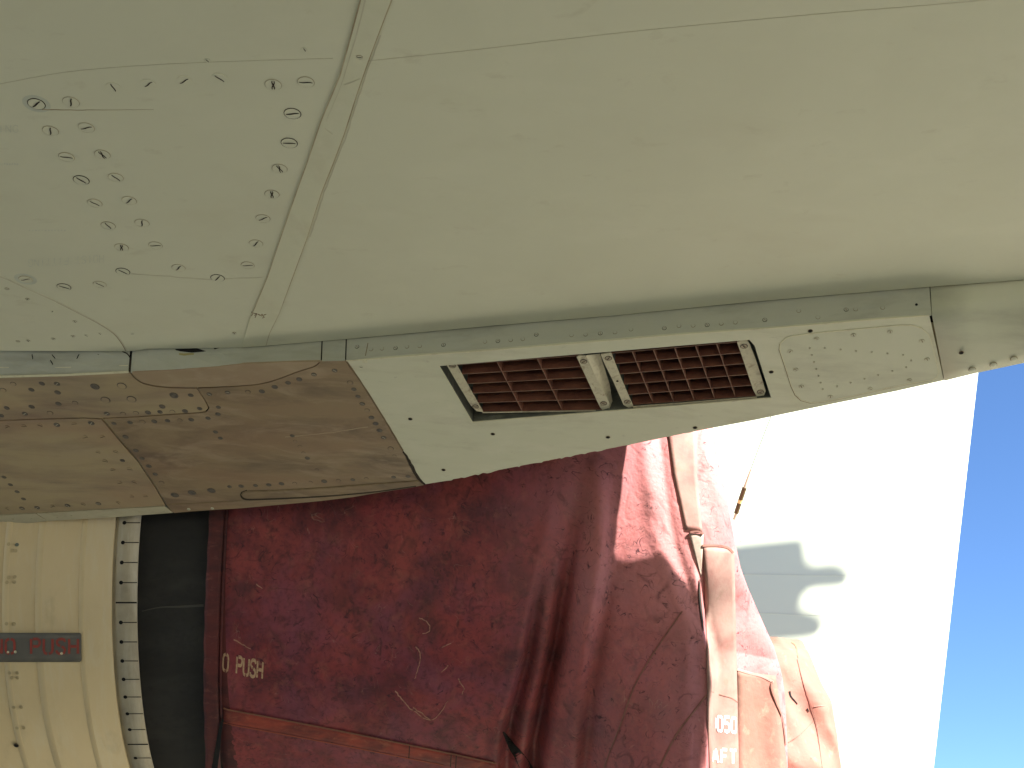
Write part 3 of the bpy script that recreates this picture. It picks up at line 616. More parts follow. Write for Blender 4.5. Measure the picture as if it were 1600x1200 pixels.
g1 = grille(q1, [(Z7([(205, 487), (285, 481), (400, 690), (505, 872), (450, 866), (400, 815), (300, 650)]), [(*Z7([(250, 488)])[0], 10), (*Z7([(442, 828)])[0], 5)]),
                 (Z7([(1285, 415), (1310, 402), (1360, 405), (1385, 440), (1470, 620), (1558, 800), (1550, 842), (1500, 858), (1480, 835), (1380, 620)]), [(*Z7([(1343, 452)])[0], -35), (*Z7([(1510, 801)])[0], 20)])],
            3, 5, 'left grille of long slats in three columns', .0018, .068)
q2 = Z8([(185, 385), (1240, 290), (1395, 740), (365, 815)])
g2 = grille(q2, [(Z8([(100, 395), (185, 378), (205, 430), (280, 620), (372, 830), (330, 838), (290, 815), (200, 610), (130, 470)]), [(*Z8([(163, 425)])[0], -50), (*Z8([(320, 788)])[0], -40)]),
                 (Z8([(1235, 292), (1270, 275), (1320, 275), (1340, 305), (1400, 460), (1474, 700), (1460, 735), (1400, 745), (1370, 690), (1300, 480)]), [(*Z8([(1293, 325)])[0], 45), (*Z8([(1430, 705)])[0], -25)])],
            6, 5, 'right grille with a square mesh of six columns', .0020, .066)
GPn = Plane(P2.p - P2.n * .010, P2.n)
V, F = ribbon_geo(GPn, Z8([(370, 833), (700, 808), (1050, 780), (1400, 752)]), 2.6, 0, .003); mesh_obj('frame_edge', V, F, strapm, g2)
V, F = ribbon_geo(GPn, Z7([(500, 876), (1000, 868), (1500, 860)]), 1.1, -.004, .002); mesh_obj('frame_edge', V, F, strapm, g1)
# bright cheek between the two grilles
ck = Z7([(1362, 400), (1480, 388), (1560, 640), (1585, 790), (1555, 850), (1470, 640)])
mesh_obj('divider_cheek', [GPn.at(*ck[0], .003), GPn.at(*ck[1], -.022), GPn.at(*ck[2], -.035), GPn.at(*ck[3], -.035), GPn.at(*ck[4], -.002), GPn.at(*ck[5], .001)], [(0, 1, 2, 3, 4, 5)], strapm, g1)
place('drain_hole', holeM, GPn, *Z8([(238, 616)])[0], 0, g2, .004, .55)
# painted lip of the recess on the left
V = [P2.at(686.5, 572.5, -.001), P2.at(738.5, 659.5, -.001)]

# ------------------------------------------------------------------ the engine (axis along x)
def xat(px, R): return Cyl(R).at(px, 950).x
def lathe(name, prof, m, parent, nphi=160, smooth=True, mi=None):
    V, F = [], []; n = len(prof)
    for k in range(nphi):
        a = 2 * math.pi * k / nphi; c, s_ = math.cos(a), math.sin(a)
        V += [(x, AXY - r * c, AXZ + r * s_) for x, r in prof]
    for k in range(nphi):
        for i in range(n - 1): F.append((k * n + i, k * n + i + 1, ((k + 1) % nphi) * n + i + 1, ((k + 1) % nphi) * n + i))
    o = mesh_obj(name, V, F, m, parent, smooth=smooth); return o
xs_end = xat(173.5, RE)
def seams(prof_x, dx, h, base):
    out = []
    return out
pr = [(-4.6, RE - .05), (-3.2, RE + .015)]
ribs_px = [-62, 8, 60, 127]
pr = [(-5, RE - .10), (-3.5, RE - .01), (xs_end, RE), (xs_end, RE - .014), (xs_end - .01, RE - .04)]
sleeve_o = lathe('engine_sleeve', pr, sleeve, aircraft)
sleeve_o.data.polygons.foreach_set('use_smooth', [True] * len(sleeve_o.data.polygons))
for px in ribs_px:
    x0 = xat(px, RE); wv = .012 if px != 60 else .014
    o = lathe('rib', [(x0 - wv, RE - .002), (x0 - wv * .7, RE + .0004), (x0 + wv * .7, RE + .0004), (x0 + wv, RE - .002)], rib, sleeve_o)
# finger ring: plates with keyhole slots
xr0, xr1 = xs_end + .012, xat(214, RE - .008); RR = RE - .008
CR = Cyl(RR)
ring_o = lathe('finger_ring', [(xr0, RR - .03), (xr0, RR - .001), (xr0 + .001, RR), (xr1, RR), (xr1, RR - .006), (xr1 - .1, RR - .008)], finger, aircraft)
lathe('ring_groove', [(xs_end - .012, RE - .035), (xr0 + .004, RE - .035)], hole, aircraft)
def phi_of(px, py): p = CR.at(px, py); return math.atan2(p.z - AXZ, -(p.y - AXY))
ph_full, ph_full2 = phi_of(200, 780 + 718 / 4.444), phi_of(205, 930 + 1035 / 4.444)
step = (ph_full - ph_full2) / 8
V1, F1 = [], []
def cylpt(x, ph, R): return Vector((x, AXY - R * math.cos(ph), AXZ + R * math.sin(ph)))
slotN = 0
def slot_obj(ph, full):
    r = RR + .0008; xa = xr0 + .003 if full else xr0 + .022; hw = (.0028 if full else .0016) / RR
    V = [cylpt(xa, ph + hw, r), cylpt(xr1 - .0005, ph + hw, r), cylpt(xr1 - .0005, ph - hw, r), cylpt(xa, ph - hw, r)]; F = [(3, 2, 1, 0)]
    if not full:
        n = 12; o = len(V)
        V += [cylpt(xa + .0075 * math.cos(2 * math.pi * k / n), ph + .0075 * math.sin(2 * math.pi * k / n) / RR, r + .0003) for k in range(n)]; F.append(tuple(range(o, o + n)))
    mesh_obj('slot', V, F, hole, ring_o)
for k in range(-18, 26):
    ph = ph_full + k * step
    slot_obj(ph, k % 8 == 0)
# dark core between ring and cover
xc0, xc1 = xr1 - .08, xat(330, RE - .06)
lathe('dark_core', [(xc0, RE - .085), (xc1 + .3, RE - .085)], core, aircraft)
ribbon('cloth_crease', Cyl(RE - .085), catmull([(222, 955), (250, 949), (280, 948), (318, 946)], 6), lambda t: 1 + 3 * t, mat('core_cloth_highlight', [(.085, .08, .068)], .8), bpy.data.objects['dark_core'], .002, .001)
# sleeve details
CS = Cyl(RE)
spot = fastener_mesh('spot_weld', .0062, mat('spot_weld_stain', [(.48, .38, .21)], .5, metal=.3), mat('spot_ring', [(.33, .29, .20)], .6), sleeve, slot=False, ringw=.04, n=14)
spotd = fastener_mesh('spot_weld', .0068, mat('spot_weld_dark', [(.16, .17, .13)], .5, metal=.3), sleeve, sleeve, slot=False, ringw=.0, n=14)
for a, b in [(60, 312), (118, 316), (85, 358), (108, 358), (60, 545), (103, 540), (48, 578), (100, 575), (45, 865), (97, 868)]: place('spot_weld', spotd if a == 118 else spot, CS, a / 4.444, 780 + b / 4.444, 0, sleeve_o)
for a, b in [(66, 540), (120, 540), (82, 574), (120, 574), (95, 780), (148, 778), (118, 922), (165, 922)]: place('spot_weld', spot, CS, a / 4.444, 930 + b / 4.444, 0, sleeve_o)
place('drain_hole', holeM, CS, 25.5, 1164.5, 0, sleeve_o, .001, 1.4)
# sign plate
pts = []
for x in range(-60, 131, 5): pts.append(x)
V, F = [], []; 
for i, x in enumerate(pts[:-1] + [127]):
    e = 3 if x >= 127 else 0
    V += [CS.at(x, 989 + e, .0048), CS.at(x, 1000, .0048), CS.at(x, 1012, .0048), CS.at(x, 1024, .0048), CS.at(x, 1034.5 - e, .0048)]
for i in range(len(pts) - 1):
    for k in range(4): F.append((5 * i + k, 5 * i + k + 1, 5 * i + 6 + k, 5 * i + 5 + k))
sign = mesh_obj('sign_plate', V, F, plate, sleeve_o, smooth=True); md = sign.modifiers.new('s', 'SOLIDIFY'); md.thickness = .0015; md.offset = -1
sign['label'] = 'grey plate reading NO PUSH in worn red letters'
lettering('lettering', 'NO PUSH', lambda a, b: CS.at(-11 + a * 3.42, 1021.5 - b * 3.85, .0064), sign_red, sleeve_o, 1.1, 5.8)
rvt = fastener_mesh('rivet', .0052, mat('bright_rivet', [(.62, .55, .38)], .35, metal=.5), plate, plate, slot=False, dome=.002, ringw=0, n=12)
for x, y in [(24, 1018.5), (12.5, 1019), (96.5, 1021)]: place('rivet', rvt, CS, x, y, 0, sleeve_o, .0062, 1.0 if x > 20 else .8)

# ------------------------------------------------------------------ red exhaust cover
cover = empty('engine_cover', (0, 0, 0), 'large stained dark red fabric cover wrapped over the engine exhaust below the pylon', 'engine cover')
RC = RE - .035
x0c = xat(347, RC)
sil = [(1110, 600), (1116, 668), (1124, 710), (1133, 745), (1144, 800), (1151, 840), (1160, 888), (1172, 930), (1187, 980), (1200, 1020), (1213, 1058), (1222, 1100), (1229, 1150), (1233, 1200), (1236, 1300)]
def interp(L, y):
    if y <= L[0][1]: return L[0][0]
    for (a, b), (c, d) in zip(L[:-1], L[1:]):
        if b <= y <= d: return a + (c - a) * (y - b) / (d - b)
    return L[-1][0]
NX, NP = 520, 640
ph = np.concatenate([np.linspace(-math.pi, -1.15, 60, endpoint=False), np.linspace(-1.15, .75, 520, endpoint=False), np.linspace(.75, math.pi, 60)])
def proj(p):
    d = Vector(p) - CAM; dz = d.dot(FW); return 800 + FPX * d.x / dz, 600 - FPX * d.dot(UP) / dz
# valley / ridge lines in picture measure: (x at y=700, 900, 1050, 1200), width, depth
folds = [([(905, 690), (903, 780), (893, 860), (880, 940), (868, 1020), (852, 1100), (835, 1200)], 13, -.115, 770, 1080),
         ([(850, 700), (850, 850), (835, 960), (822, 1050), (800, 1130), (790, 1200)], 12, -.060, 850, 1080),
         ([(930, 690), (937, 760), (936, 860), (920, 960), (905, 1060), (893, 1200)], 17, .040, 720, 880),
         ([(868, 740), (860, 800), (838, 900), (820, 980), (800, 1060), (780, 1160)], 13, .022, 780, 900),
         ([(1005, 690), (1012, 750), (1022, 830), (1045, 900), (1075, 980)], 13, .008, 640, 700),
         ([(1032, 690), (1040, 760), (1055, 850), (1080, 930), (1110, 1010)], 8, -.006, 640, 700),
         ([(960, 850), (945, 950), (925, 1060), (915, 1200)], 12, -.016, 900, 1000),
         ([(1105, 1000), (1112, 1080), (1106, 1200)], 9, .006, 1000, 1080),
         ([(965, 1000), (960, 1200)], 26, .022, 980, 1100),
         ([(790, 1130), (815, 1200), (830, 1260)], 20, -.02, 1110, 1190)]
phs = ph
V = np.zeros((NX, len(phs), 3)); fade_lit = np.zeros((NX, len(phs)))
smooth = lambda t: max(0, min(1, t)) ** 2 * (3 - 2 * max(0, min(1, t)))
def xin(L, Y):
    if Y.min is None: pass
    xs = [p[0] for p in L]; ys = [p[1] for p in L]; return np.interp(Y, ys, xs)
# end position for each angle
xend = []
for p_ in phs:
    base = cylpt(0, p_, RC)
    d = base - CAM; dz = d.dot(FW); py = 600 - FPX * d.dot(UP) / dz
    X = (interp(sil, py) - 800) / FPX * dz
    xend.append(X if -1.5 < p_ < 1.2 else .95)
xend = np.array(xend)
uu = np.linspace(0, 1, NX)
U, PH = np.meshgrid(uu, phs, indexing='ij')
X = x0c + (xend[None, :] - x0c) * U
R0 = RC + .012 * np.sin(U * 3.0) + .02 * np.clip((U - .55) / .3, 0, 1) - .0
# rounded far end
edge = np.clip((U - .965) / .035, 0, 1); R0 = R0 - .06 * (1 - np.sqrt(np.clip(1 - edge**2, 0, 1)))
Y3 = AXY - R0 * np.cos(PH); Z3 = AXZ + R0 * np.sin(PH)
dy, dz_ = Y3 - CAM.y, Z3 - CAM.z; dep = dy * FW.y + dz_ * FW.z
PX = 800 + FPX * X / dep; PY = 600 - FPX * (dy * UP.y + dz_ * UP.z) / dep
sm_ = lambda t: np.clip(t, 0, 1)**2 * (3 - 2 * np.clip(t, 0, 1))
D = np.zeros_like(R0)
for L, wd, dp, ya, yb in folds:
    xs = xin(L, PY); amp = sm_((PY - ya + 60) / (yb - ya + 60))
    D += dp * amp * np.exp(-((PX - xs) / wd)**2)
# the cloth turns back into the shade of nothing beyond the big bulge, leaving a shoulder
Lc = np.interp(PY, [640, 760, 860, 900, 950, 985, 1012, 1080, 1200, 1300], [1060, 1068, 1080, 1088, 1092, 1098, 1106, 1112, 1104, 1098])
D -= sm_((PX - Lc + 2) / 12) * .09 * sm_((PY - 860) / 120) + sm_((PX - Lc - 6) / 90) * .12 * sm_((PY - 700) / 200)
# wrinkles from layered noise
NZ = np.zeros_like(R0)
for i in range(0, NX):
    for j in range(60, 580):
        x_, y_, z_ = X[i, j], Y3[i, j], Z3[i, j]
        a = noise.noise((x_ * 2.2, y_ * 2, z_ * 1.7 + 3))
        b = noise.noise((x_ * 9 + 2.5 * a, y_ * 5, z_ * 5))
        c = noise.noise((x_ * 26, y_ * 14, z_ * 14 + 5 * a))
        NZ[i, j] = .010 * a + .0022 * b - .0012 * (1 - abs(noise.noise((x_ * 13 + 2 * b, y_ * 6, z_ * 5 + 9)))) ** 8 + .0005 * c
ramp = .35 + .65 * np.clip((PX - 600) / 300, 0, 1)
D += NZ * ramp
R1 = R0 + D
Y4 = AXY - R1 * np.cos(PH); Z4 = AXZ + R1 * np.sin(PH)
# towards the right the cloth hangs almost straight down instead of following the engine round
hang = sm_((PX - 880) / 150) * (PH < -.2) * (PH > -3.0)
Z4 = Z4 - hang * .55 * sm_((-.85 - PH) / .75) * sm_((PH + 2.9) / 1.0)
yh = AXY - np.sqrt(np.maximum(R1**2 - .62**2, .01)) + .22 * np.maximum(AXZ - .62 - Z4, 0)
hang = sm_((PX - 880) / 150) * (PH < -.2) * (PH > -1.6)
Y4 = np.where(Y4 > yh, Y4 * (1 - hang) + yh * hang, Y4)
dep1 = (Y4 - CAM.y) * FW.y + (Z4 - CAM.z) * FW.z
near = sm_((1.45 - np.abs(PH + .2)) / .2)
X = X * (1 + near * (dep1 / dep - 1))
V[..., 0] = X; V[..., 1] = Y4; V[..., 2] = Z4
fade_lit = sm_((PX - 700) / 330) * .52 + sm_((PX - 980) / 120) * .42
fade_lit = fade_lit * (1 - .50 * sm_((PY - 880) / 170) * (PX < Lc + 6))  # colour toned down where the cast shadow lies
ridge = np.clip(D / .03, -1, 1); fade_lit = np.clip(fade_lit * (1 + .25 * ridge), 0, 1)
nP = len(phs); verts = V.reshape(-1, 3).tolist(); faces = []
for i in range(NX - 1):
    o = i * nP
    for j in range(nP - 1): faces.append((o + j, o + nP + j, o + nP + j + 1, o + j + 1))
o_ = len(verts); verts.append((.75, AXY, AXZ)); faces += [((NX - 1) * nP + j, o_, (NX - 1) * nP + j + 1) for j in range(nP - 1)]
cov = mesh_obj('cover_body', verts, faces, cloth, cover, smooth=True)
at = cov.data.attributes.new('fade_lit', 'FLOAT', 'POINT'); at.data.foreach_set('value', list(fade_lit.reshape(-1)) + [.8])
bvh = BVHTree.FromPolygons([Vector(v) for v in verts], faces)
class CoverSurf:
    def at(s, px, py, off=0):
        d = ray(px, py).normalized(); h = bvh.ray_cast(CAM, d)
        if h[0] is None: return Cyl(RC).at(px, py, off)
        n = s._n(px, py); return h[0] + n * off
    def _n(s, px, py):
        p = Cyl(RC).at(px, py); return Vector((0, p.y - AXY, p.z - AXZ)).normalized()
    def nrm(s, px, py): return s._n(px, py)
CV = CoverSurf()
# collar at the left end, with its lacing hem
C2 = Cyl(RC + .006)
def band(name, poly_cols, rows, surf, m, parent, th=.004):
    V, F = [], []; n = rows + 1
    for (xa, ya), (xb, yb) in poly_cols:
        for k in range(n):
            t = k / rows; V.append(surf.at(xa + (xb - xa) * t, ya + (yb - ya) * t, th))
    for i in range(len(poly_cols) - 1):
        for k in range(rows): F.append((i * n + k, i * n + k + 1, (i + 1) * n + k + 1, (i + 1) * n + k))
    o = mesh_obj(name, V, F, m, parent, smooth=True); md = o.modifiers.new('s', 'SOLIDIFY'); md.thickness = min(th * 1.2, .006); md.offset = 0
    return o
def colx(py): return 330 - 12 * math.sin(max(0, min(1, (py - 760) / 330)) * 1.6) + max(0, py - 1080) * .03
collar = band('collar', [((colx(y) + .6 * math.sin(y * .13), y), (colx(y) + 23, y)) for y in range(760, 1261, 6)], 4, C2, cloth_dark, cover, .004)
lathe('cover_inner_edge', [(xat(321, RC), RC - .03), (xat(334, RC), RC + .001), (xat(352, RC), RC + .001)], cloth_dark, cover)
V, F = ribbon_geo(C2, [(colx(y) + 27, y) for y in range(770, 1121, 10)], 2.2, .006, .004); mesh_obj('collar_piping', V, F, cloth_dark, cover)
V, F = ribbon_geo(C2, [(348, 1124), (344, 1140), (340, 1170), (333, 1215)], lambda t: 3 + 7 * t, .010, .001); mesh_obj('open_slit', V, F, hole, cover)
# bright red band sloping down the lower part
top = lambda x: 1107 + (x - 346) * .182 + .00004 * (x - 346)**2
red_band = band('seam_band', [((x, top(x)), (x + 1, top(x) + 20 - (x - 346) * .006)) for x in range(349, 786, 9)], 4, CV, cloth_band, cover, .003)
V, F = ribbon_geo(CV, [(x, top(x) - 1) for x in range(349, 786, 8)], 1.8, .004, .0014); mesh_obj('band_piping', V, F, mat('brown_piping', [(.20, .085, .05)], .8), cover)
V, F = ribbon_geo(CV, [(x, top(x) + 22 - (x - 346) * .006) for x in range(349, 700, 8)], 1.2, .004, .001); mesh_obj('band_stitching', V, F, mat('red_stitching', [(.32, .08, .045)], .8), cover)
for x in (640, 705, 713): 
    V, F = ribbon_geo(CV, [(x, top(x)), (x - 1, top(x) + 19)], 1.4, .0055, .001); mesh_obj('stitch_line', V, F, dark_line, cover)
V, F = ribbon_geo(CV, catmull([(786, 1143), (792, 1152), (800, 1166), (812, 1182), (822, 1200), (832, 1225)], 5), lambda t: 2 + 22 * t, .002, .001); mesh_obj('fold_shade', V, F, hole, cover)  # black ribbon standing in for the shade inside a deep fold
# stitched seams on the right side
def seam_line(pts, w_, m_, off=.004):
    V, F = ribbon_geo(CV, catmull(pts, 8), w_, off, .003); mesh_obj('stitched_seam', V, F, m_, cover)
seamc = mat('dusty_seam_cloth', [(.25, .115, .085), ((.17, .07, .055), (30, 30, 30), .45, .65, .8)], .8)
seam_line([(1066, 955), (1045, 985), (1015, 1030), (990, 1075), (970, 1130), (945, 1195), (938, 1230)], 1.7, seamc, .001)
seam_line([(1104, 1085), (1085, 1110), (1058, 1145), (1035, 1190), (1025, 1220)], 2.2, seamc, .002)
# chalky scribbles: an old figure drawn on the cloth
sk = [[(655, 965), (668, 972), (672, 985), (660, 990)], [(650, 1010), (656, 1020), (655, 1040), (648, 1060)], [(690, 1012), (705, 1005)], [(618, 1080), (640, 1105), (672, 1125), (690, 1110), (700, 1095)],
      [(645, 1105), (672, 1124)], [(700, 1040), (690, 1050)], [(716, 1060), (725, 1075), (722, 1085)], [(400, 912), (410, 920)], [(366, 1000), (392, 1014)]]
V, F = join_geo([ribbon_geo(CV, wob(catmull(p, 5), .9, 3), lambda t: 1.7 * (1 - .5 * t), .0016, .0006) for p in sk]); o = mesh_obj('chalk_scribble', V, F, mat('chalk_marks', [(.40, .21, .15), ((.17, .055, .045), (70, 70, 70), .48, .66, .9)], .9), cover); o['kind'] = 'stuff'
lettering('lettering', '0 PUSH', lambda a, b: CV.at(349 + a * 2.05 - .18 * 0, 1050 - b * 4.1 + a * .35, .0022) if False else CV.at(348 + a * 2.02 + b * .25, 1047 + a * .42 - b * 4.3, .0025), cream, cover, 1.25, 5.3)
# pale straps
def on(px): return px
strap1 = band('pale_strap', [((1041 + (y - 660) * .14 if y < 740 else 1052 + (y - 740) * .22, y), (1089 if y < 740 else 1089 + (y - 740) * .09, y + 3)) for y in range(660, 834, 8)], 6, CV, faded, cover, .003)
strap2 = band('pale_strap', [((1076 + (y - 833) * .28, y), (1099 - (y - 833) * .06, y + 2)) for y in range(833, 905, 6)], 5, CV, mat('grey_stained_strap', [(.40, .31, .25), ((.22, .15, .12), (20, 20, 20), .45, .7, .8)], .8), cover, .0035)
fl = [((1099 - 4 * math.sin((y - 855) / 345 * 3.0) + (12 if y > 1010 else 12 * (y - 855) / 155) * .8, y - 2), (1146 + (y - 855) * .022, y + 4)) for y in range(855, 1300, 8)]
flapm = mat('pink_flap_cloth', [(.30, .18, .145), ((.27, .115, .095), (6, 6, 6), .46, .66, .9), ((.22, .14, .10), (22, 22, 22), .54, .72, .7), ((.36, .25, .20), (9, 9, 9), .5, .7, .5)], .75, .3, 80)
flap = band('hanging_flap', fl, 8, CV, flapm, cover, .006)
flap['label'] = 'pale pink hanging flap printed 0050 and AFT'
for pts, w_ in (([(1097, 853), (1120, 853), (1136, 856), (1145, 864)], 3.2), ([(1078, 832), (1090, 831), (1098, 835)], 3)):
    V, F = ribbon_geo(CV, catmull(pts, 5), w_, .008, .004); mesh_obj('hem', V, F, seamc, cover)
V, F = ribbon_geo(CV, catmull([(1111, 1078), (1128, 1084), (1142, 1088), (1152, 1095)], 5), 1.2, .0105, .001); mesh_obj('hem', V, F, seamc, cover)
V, F = ribbon_geo(CV, catmull([(1093, 905), (1093, 930), (1096, 960), (1099, 985)], 5), lambda t: 3.5 * math.sin(.3 + t * 2.6), .008, .001); mesh_obj('flap_gap', V, F, dark_line, cover)
fb = BVHTree.FromPolygons([v.co.copy() for v in flap.data.vertices], [tuple(p.vertices) for p in flap.data.polygons])
def onflap(px, py, off=.0055):
    d = ray(px, py).normalized(); h = fb.ray_cast(CAM, d)
    return (h[0] if h[0] else CV.at(px, py, .016)) - d * off
lettering('lettering', '0050', lambda a, b: onflap(min(1110 + a * 1.95, 1151), 1141 - b * 3.9 + a * .2), white_txt, flap, 1.25, 5.6)
lettering('lettering', 'AFT', lambda a, b: onflap(min(1113 + a * 2.35, 1151), 1191 - b * 3.5 + a * .15), white_txt, flap, 1.3, 5.9)
# lower orange flap to the right of the strap
fo = [((1152 + (y - 1045) * .01, y), (1211 + (y - 1045) * .06 if y < 1060 else 1213 + (y - 1060) * .12, y + (8 if y < 1060 else 6))) for y in range(1047, 1300, 8)]
of = band('orange_flap', fo, 8, CV, orange, cover, .005)
V, F = ribbon_geo(CV, catmull([(1151, 1044), (1170, 1050), (1190, 1055), (1208, 1064)], 5), 3.0, .007, .004); mesh_obj('hem', V, F, faded, cover)
V, F = ribbon_geo(CV, catmull([(1206, 1062), (1204, 1072), (1212, 1095), (1222, 1120), (1227, 1160)], 5), 1.8, .010, .004); mesh_obj('rolled_edge', V, F, seamc, cover)

# ------------------------------------------------------------------ second cover, behind
cover2 = empty('tail_cone_cover', (0, 0, 0), 'faded orange-pink fabric hood sagging behind the right end of the red cover', 'engine cover')
oy = 5.95
def P5(px, py, y=oy): d = ray(px, py); return CAM + d * (y / d.y)
outl = [(1196, 996), (1225, 1000), (1243, 1001), (1252, 1006), (1262, 1025), (1272, 1050), (1284, 1080), (1293, 1100), (1298, 1125), (1304, 1155), (1309, 1200), (1313, 1300), (1315, 1500)]
V, F = [], []; n = 160; rows = 150
P_out = [P5(*p) for p in outl]
topz = P_out[0].z
for r in range(rows):
    t = r / (rows - 1); zz = topz - (t ** 1.3) * 1.5
    # right edge x at this height
    xr = None
    for a, b in zip(P_out[:-1], P_out[1:]):
        if b.z <= zz <= a.z: xr = a.x + (b.x - a.x) * (a.z - zz) / (a.z - b.z + 1e-9); break
    if xr is None: xr = P_out[-1].x
    if r == 0: xr = P_out[0].x + .06
    cx = .70; hw = xr - cx; hd = min(.38, .08 + 2.2 * (topz - zz)) if r else .02
    for k in range(n):
        a = 2 * math.pi * k / n; ca, sa = math.cos(a), math.sin(a)
        x_ = cx + hw * math.copysign(abs(ca) ** .75, ca); y_ = oy + hd * math.copysign(abs(sa) ** .85, sa)
        nz = noise.noise((x_ * 5, y_ * 6, zz * 4)) * .03 + (abs(noise.noise((x_ * 8 + zz * 3.5, y_ * 2, zz * 2))) - .2) * -.09 + noise.noise((x_ * 22, y_ * 8, zz * 14)) * .006
        y_ += nz * (-1 if sa > 0 else 1) * -1; x_ += nz * .25 * abs(sa)
        V.append((x_, y_, zz + .008 * noise.noise((x_ * 4, y_ * 4, 2))))
for r in range(rows - 1):
    for k in range(n): F.append((r * n + k, (r + 1) * n + k, (r + 1) * n + (k + 1) % n, r * n + (k + 1) % n))
F.append(tuple(range(n - 1, -1, -1)))
hood = mesh_obj('hood_body', V, F, orange, cover2, smooth=True)
b2 = BVHTree.FromPolygons([Vector(v) for v in V], F)
class HS:
    def at(s, px, py, off=0):
        d = ray(px, py).normalized(); h = b2.ray_cast(CAM, d); return (h[0] if h[0] else P5(px, py, oy - .35)) - d * off
    def nrm(s, px, py): return Vector((0, -1, 0))
HSs = HS()
for pts, w_, m_ in [([(1234, 1080), (1236, 1088), (1242, 1095), (1246, 1100)], 2.6, hole), ([(1261, 1107), (1264, 1112)], 2, hole), ([(1237, 1003), (1243, 1008), (1246, 1020), (1247, 1028)], 2.4, MATS['brown_sealant']),
                    ([(1232, 1160), (1250, 1148), (1268, 1130), (1274, 1122)], 1.0, seamc), ([(1246, 1030), (1256, 1070), (1268, 1105), (1277, 1140), (1285, 1200)], 1.0, seamc), ([(1272, 1104), (1290, 1102)], 1.2, faded)]:
    V, F = ribbon_geo(HSs, catmull(pts, 5), lambda t, w_=w_: w_ * (1 - .5 * t), .003, .001); mesh_obj('tear' if m_ == hole else 'seam', V, F, m_, cover2)

# ------------------------------------------------------------------ unseen slab added over wing and pylon, outlined to shape the cover's shadow
ZU = WZ + .36
bd = [(985, 650), (980, 690), (973, 740), (963, 820), (954, 880), (956, 893), (965, 899), (978, 900), (990, 896), (1003, 892), (1017, 893), (1033, 899), (1052, 911), (1071, 934), (1088, 962), (1100, 990), (1105, 1012), (1106, 1050), (1107, 1080), (1103, 1140), (1098, 1200)]
Q = []
for x, y in bd:
    h = bvh.ray_cast(CAM, ray(x, y).normalized())[0]
    if h is None: continue
    if h.z > ZU - .002: continue
    q = h + SUN * ((ZU - h.z) / SUN.z); Q.append(q)
print('SHADOW EDGE', [tuple(round(c, 2) for c in q) for q in Q])
pl = [Vector((-3.4, -8, ZU)), Vector((-3.4, AXY - .2, ZU)), Vector((Q[0].x + .02, AXY - .2, ZU))] + Q + [Vector((Q[-1].x + .03, Q[-1].y - .25, ZU)), Vector((Q[-1].x + .06, 2.5, ZU)), Vector((11, 1.0, ZU)), Vector((11, -8, ZU))]
def inside(q):
    c = False
    for a_, b_ in zip(pl, pl[1:] + pl[:1]):
        if (a_.y > q.y) != (b_.y > q.y) and q.x < (b_.x - a_.x) * (q.y - a_.y) / (b_.y - a_.y) + a_.x: c = not c
    return c
for y in (700, 800, 870, 950, 1050, 1120, 1190):
    r_ = ''
    for x in (940, 1000, 1050, 1090, 1118, 1130, 1145, 1165, 1190, 1205):
        h = bvh.ray_cast(CAM, ray(x, y).normalized())[0]
        r_ += ' %s%.2f' % ('-' if h is None else ('S' if inside(h + SUN * ((ZU - h.z) / SUN.z)) else 'L'), 0 if h is None else h.y)
    print('LIT', y, r_)
up = slab('shadow_slab', pl, Vector((0, 0, -1)), .03, edge_paint, aircraft)

# ------------------------------------------------------------------ tie cord hanging from the pylon tail
c0, c1 = (1207, 645), (1147, 812)
cp = lambda t: P5(c0[0] + (c1[0] - c0[0]) * t - 2 * math.sin(t * math.pi), c0[1] + (c1[1] - c0[1]) * t, 6.3 + .4 * t)
def tube(name, pts, r, m, parent, n=8):
    V, F = [], []
    for i, p in enumerate(pts):
        d = (pts[min(i + 1, len(pts) - 1)] - pts[max(i - 1, 0)]).normalized(); a = d.cross(Vector((0, 1, 0))).normalized(); b = d.cross(a)
        rr_ = r(i / (len(pts) - 1)) if callable(r) else r
        V += [p + (a * math.cos(2 * math.pi * k / n) + b * math.sin(2 * math.pi * k / n)) * rr_ for k in range(n)]
    for i in range(len(pts) - 1):
        for k in range(n): F.append((i * n + k, i * n + (k + 1) % n, (i + 1) * n + (k + 1) % n, (i + 1) * n + k))
    F += [tuple(range(n)), tuple(range(len(pts) * n - 1, (len(pts) - 1) * n - 1, -1))]
    return mesh_obj(name, V, F, m, parent, smooth=False)
cord = empty('tie_cord', (0, 0, 0), 'thin pale green cord with a dark brown sleeve hanging in front of the white fin', 'cord')
cordm = mat('pale_green_cord', [(.28, .42, .33)], .6); cordw = mat('cream_cord', [(.55, .52, .38)], .6)
slv = mat('brown_sleeve', [(.075, .048, .018), ((.13, .09, .03), (80, 80, 80), .4, .6, .8)], .6)
tube('thin_cord', [cp(t / 20) for t in range(0, 12)], .0030, cordm, cord)
tube('thick_cord', [cp(.53 + .47 * t / 10) for t in range(11)], lambda t: .005 + .0036 * min(1, t * 3), cordw, cord)
tube('sleeve', [cp(.70 + .24 * t / 6) for t in range(7)], .0135, slv, cord, 10)
tube('ferrule', [cp(.815), cp(.845)], .0142, mat('brass_ferrule', [(.75, .62, .25)], .4), cord, 10)

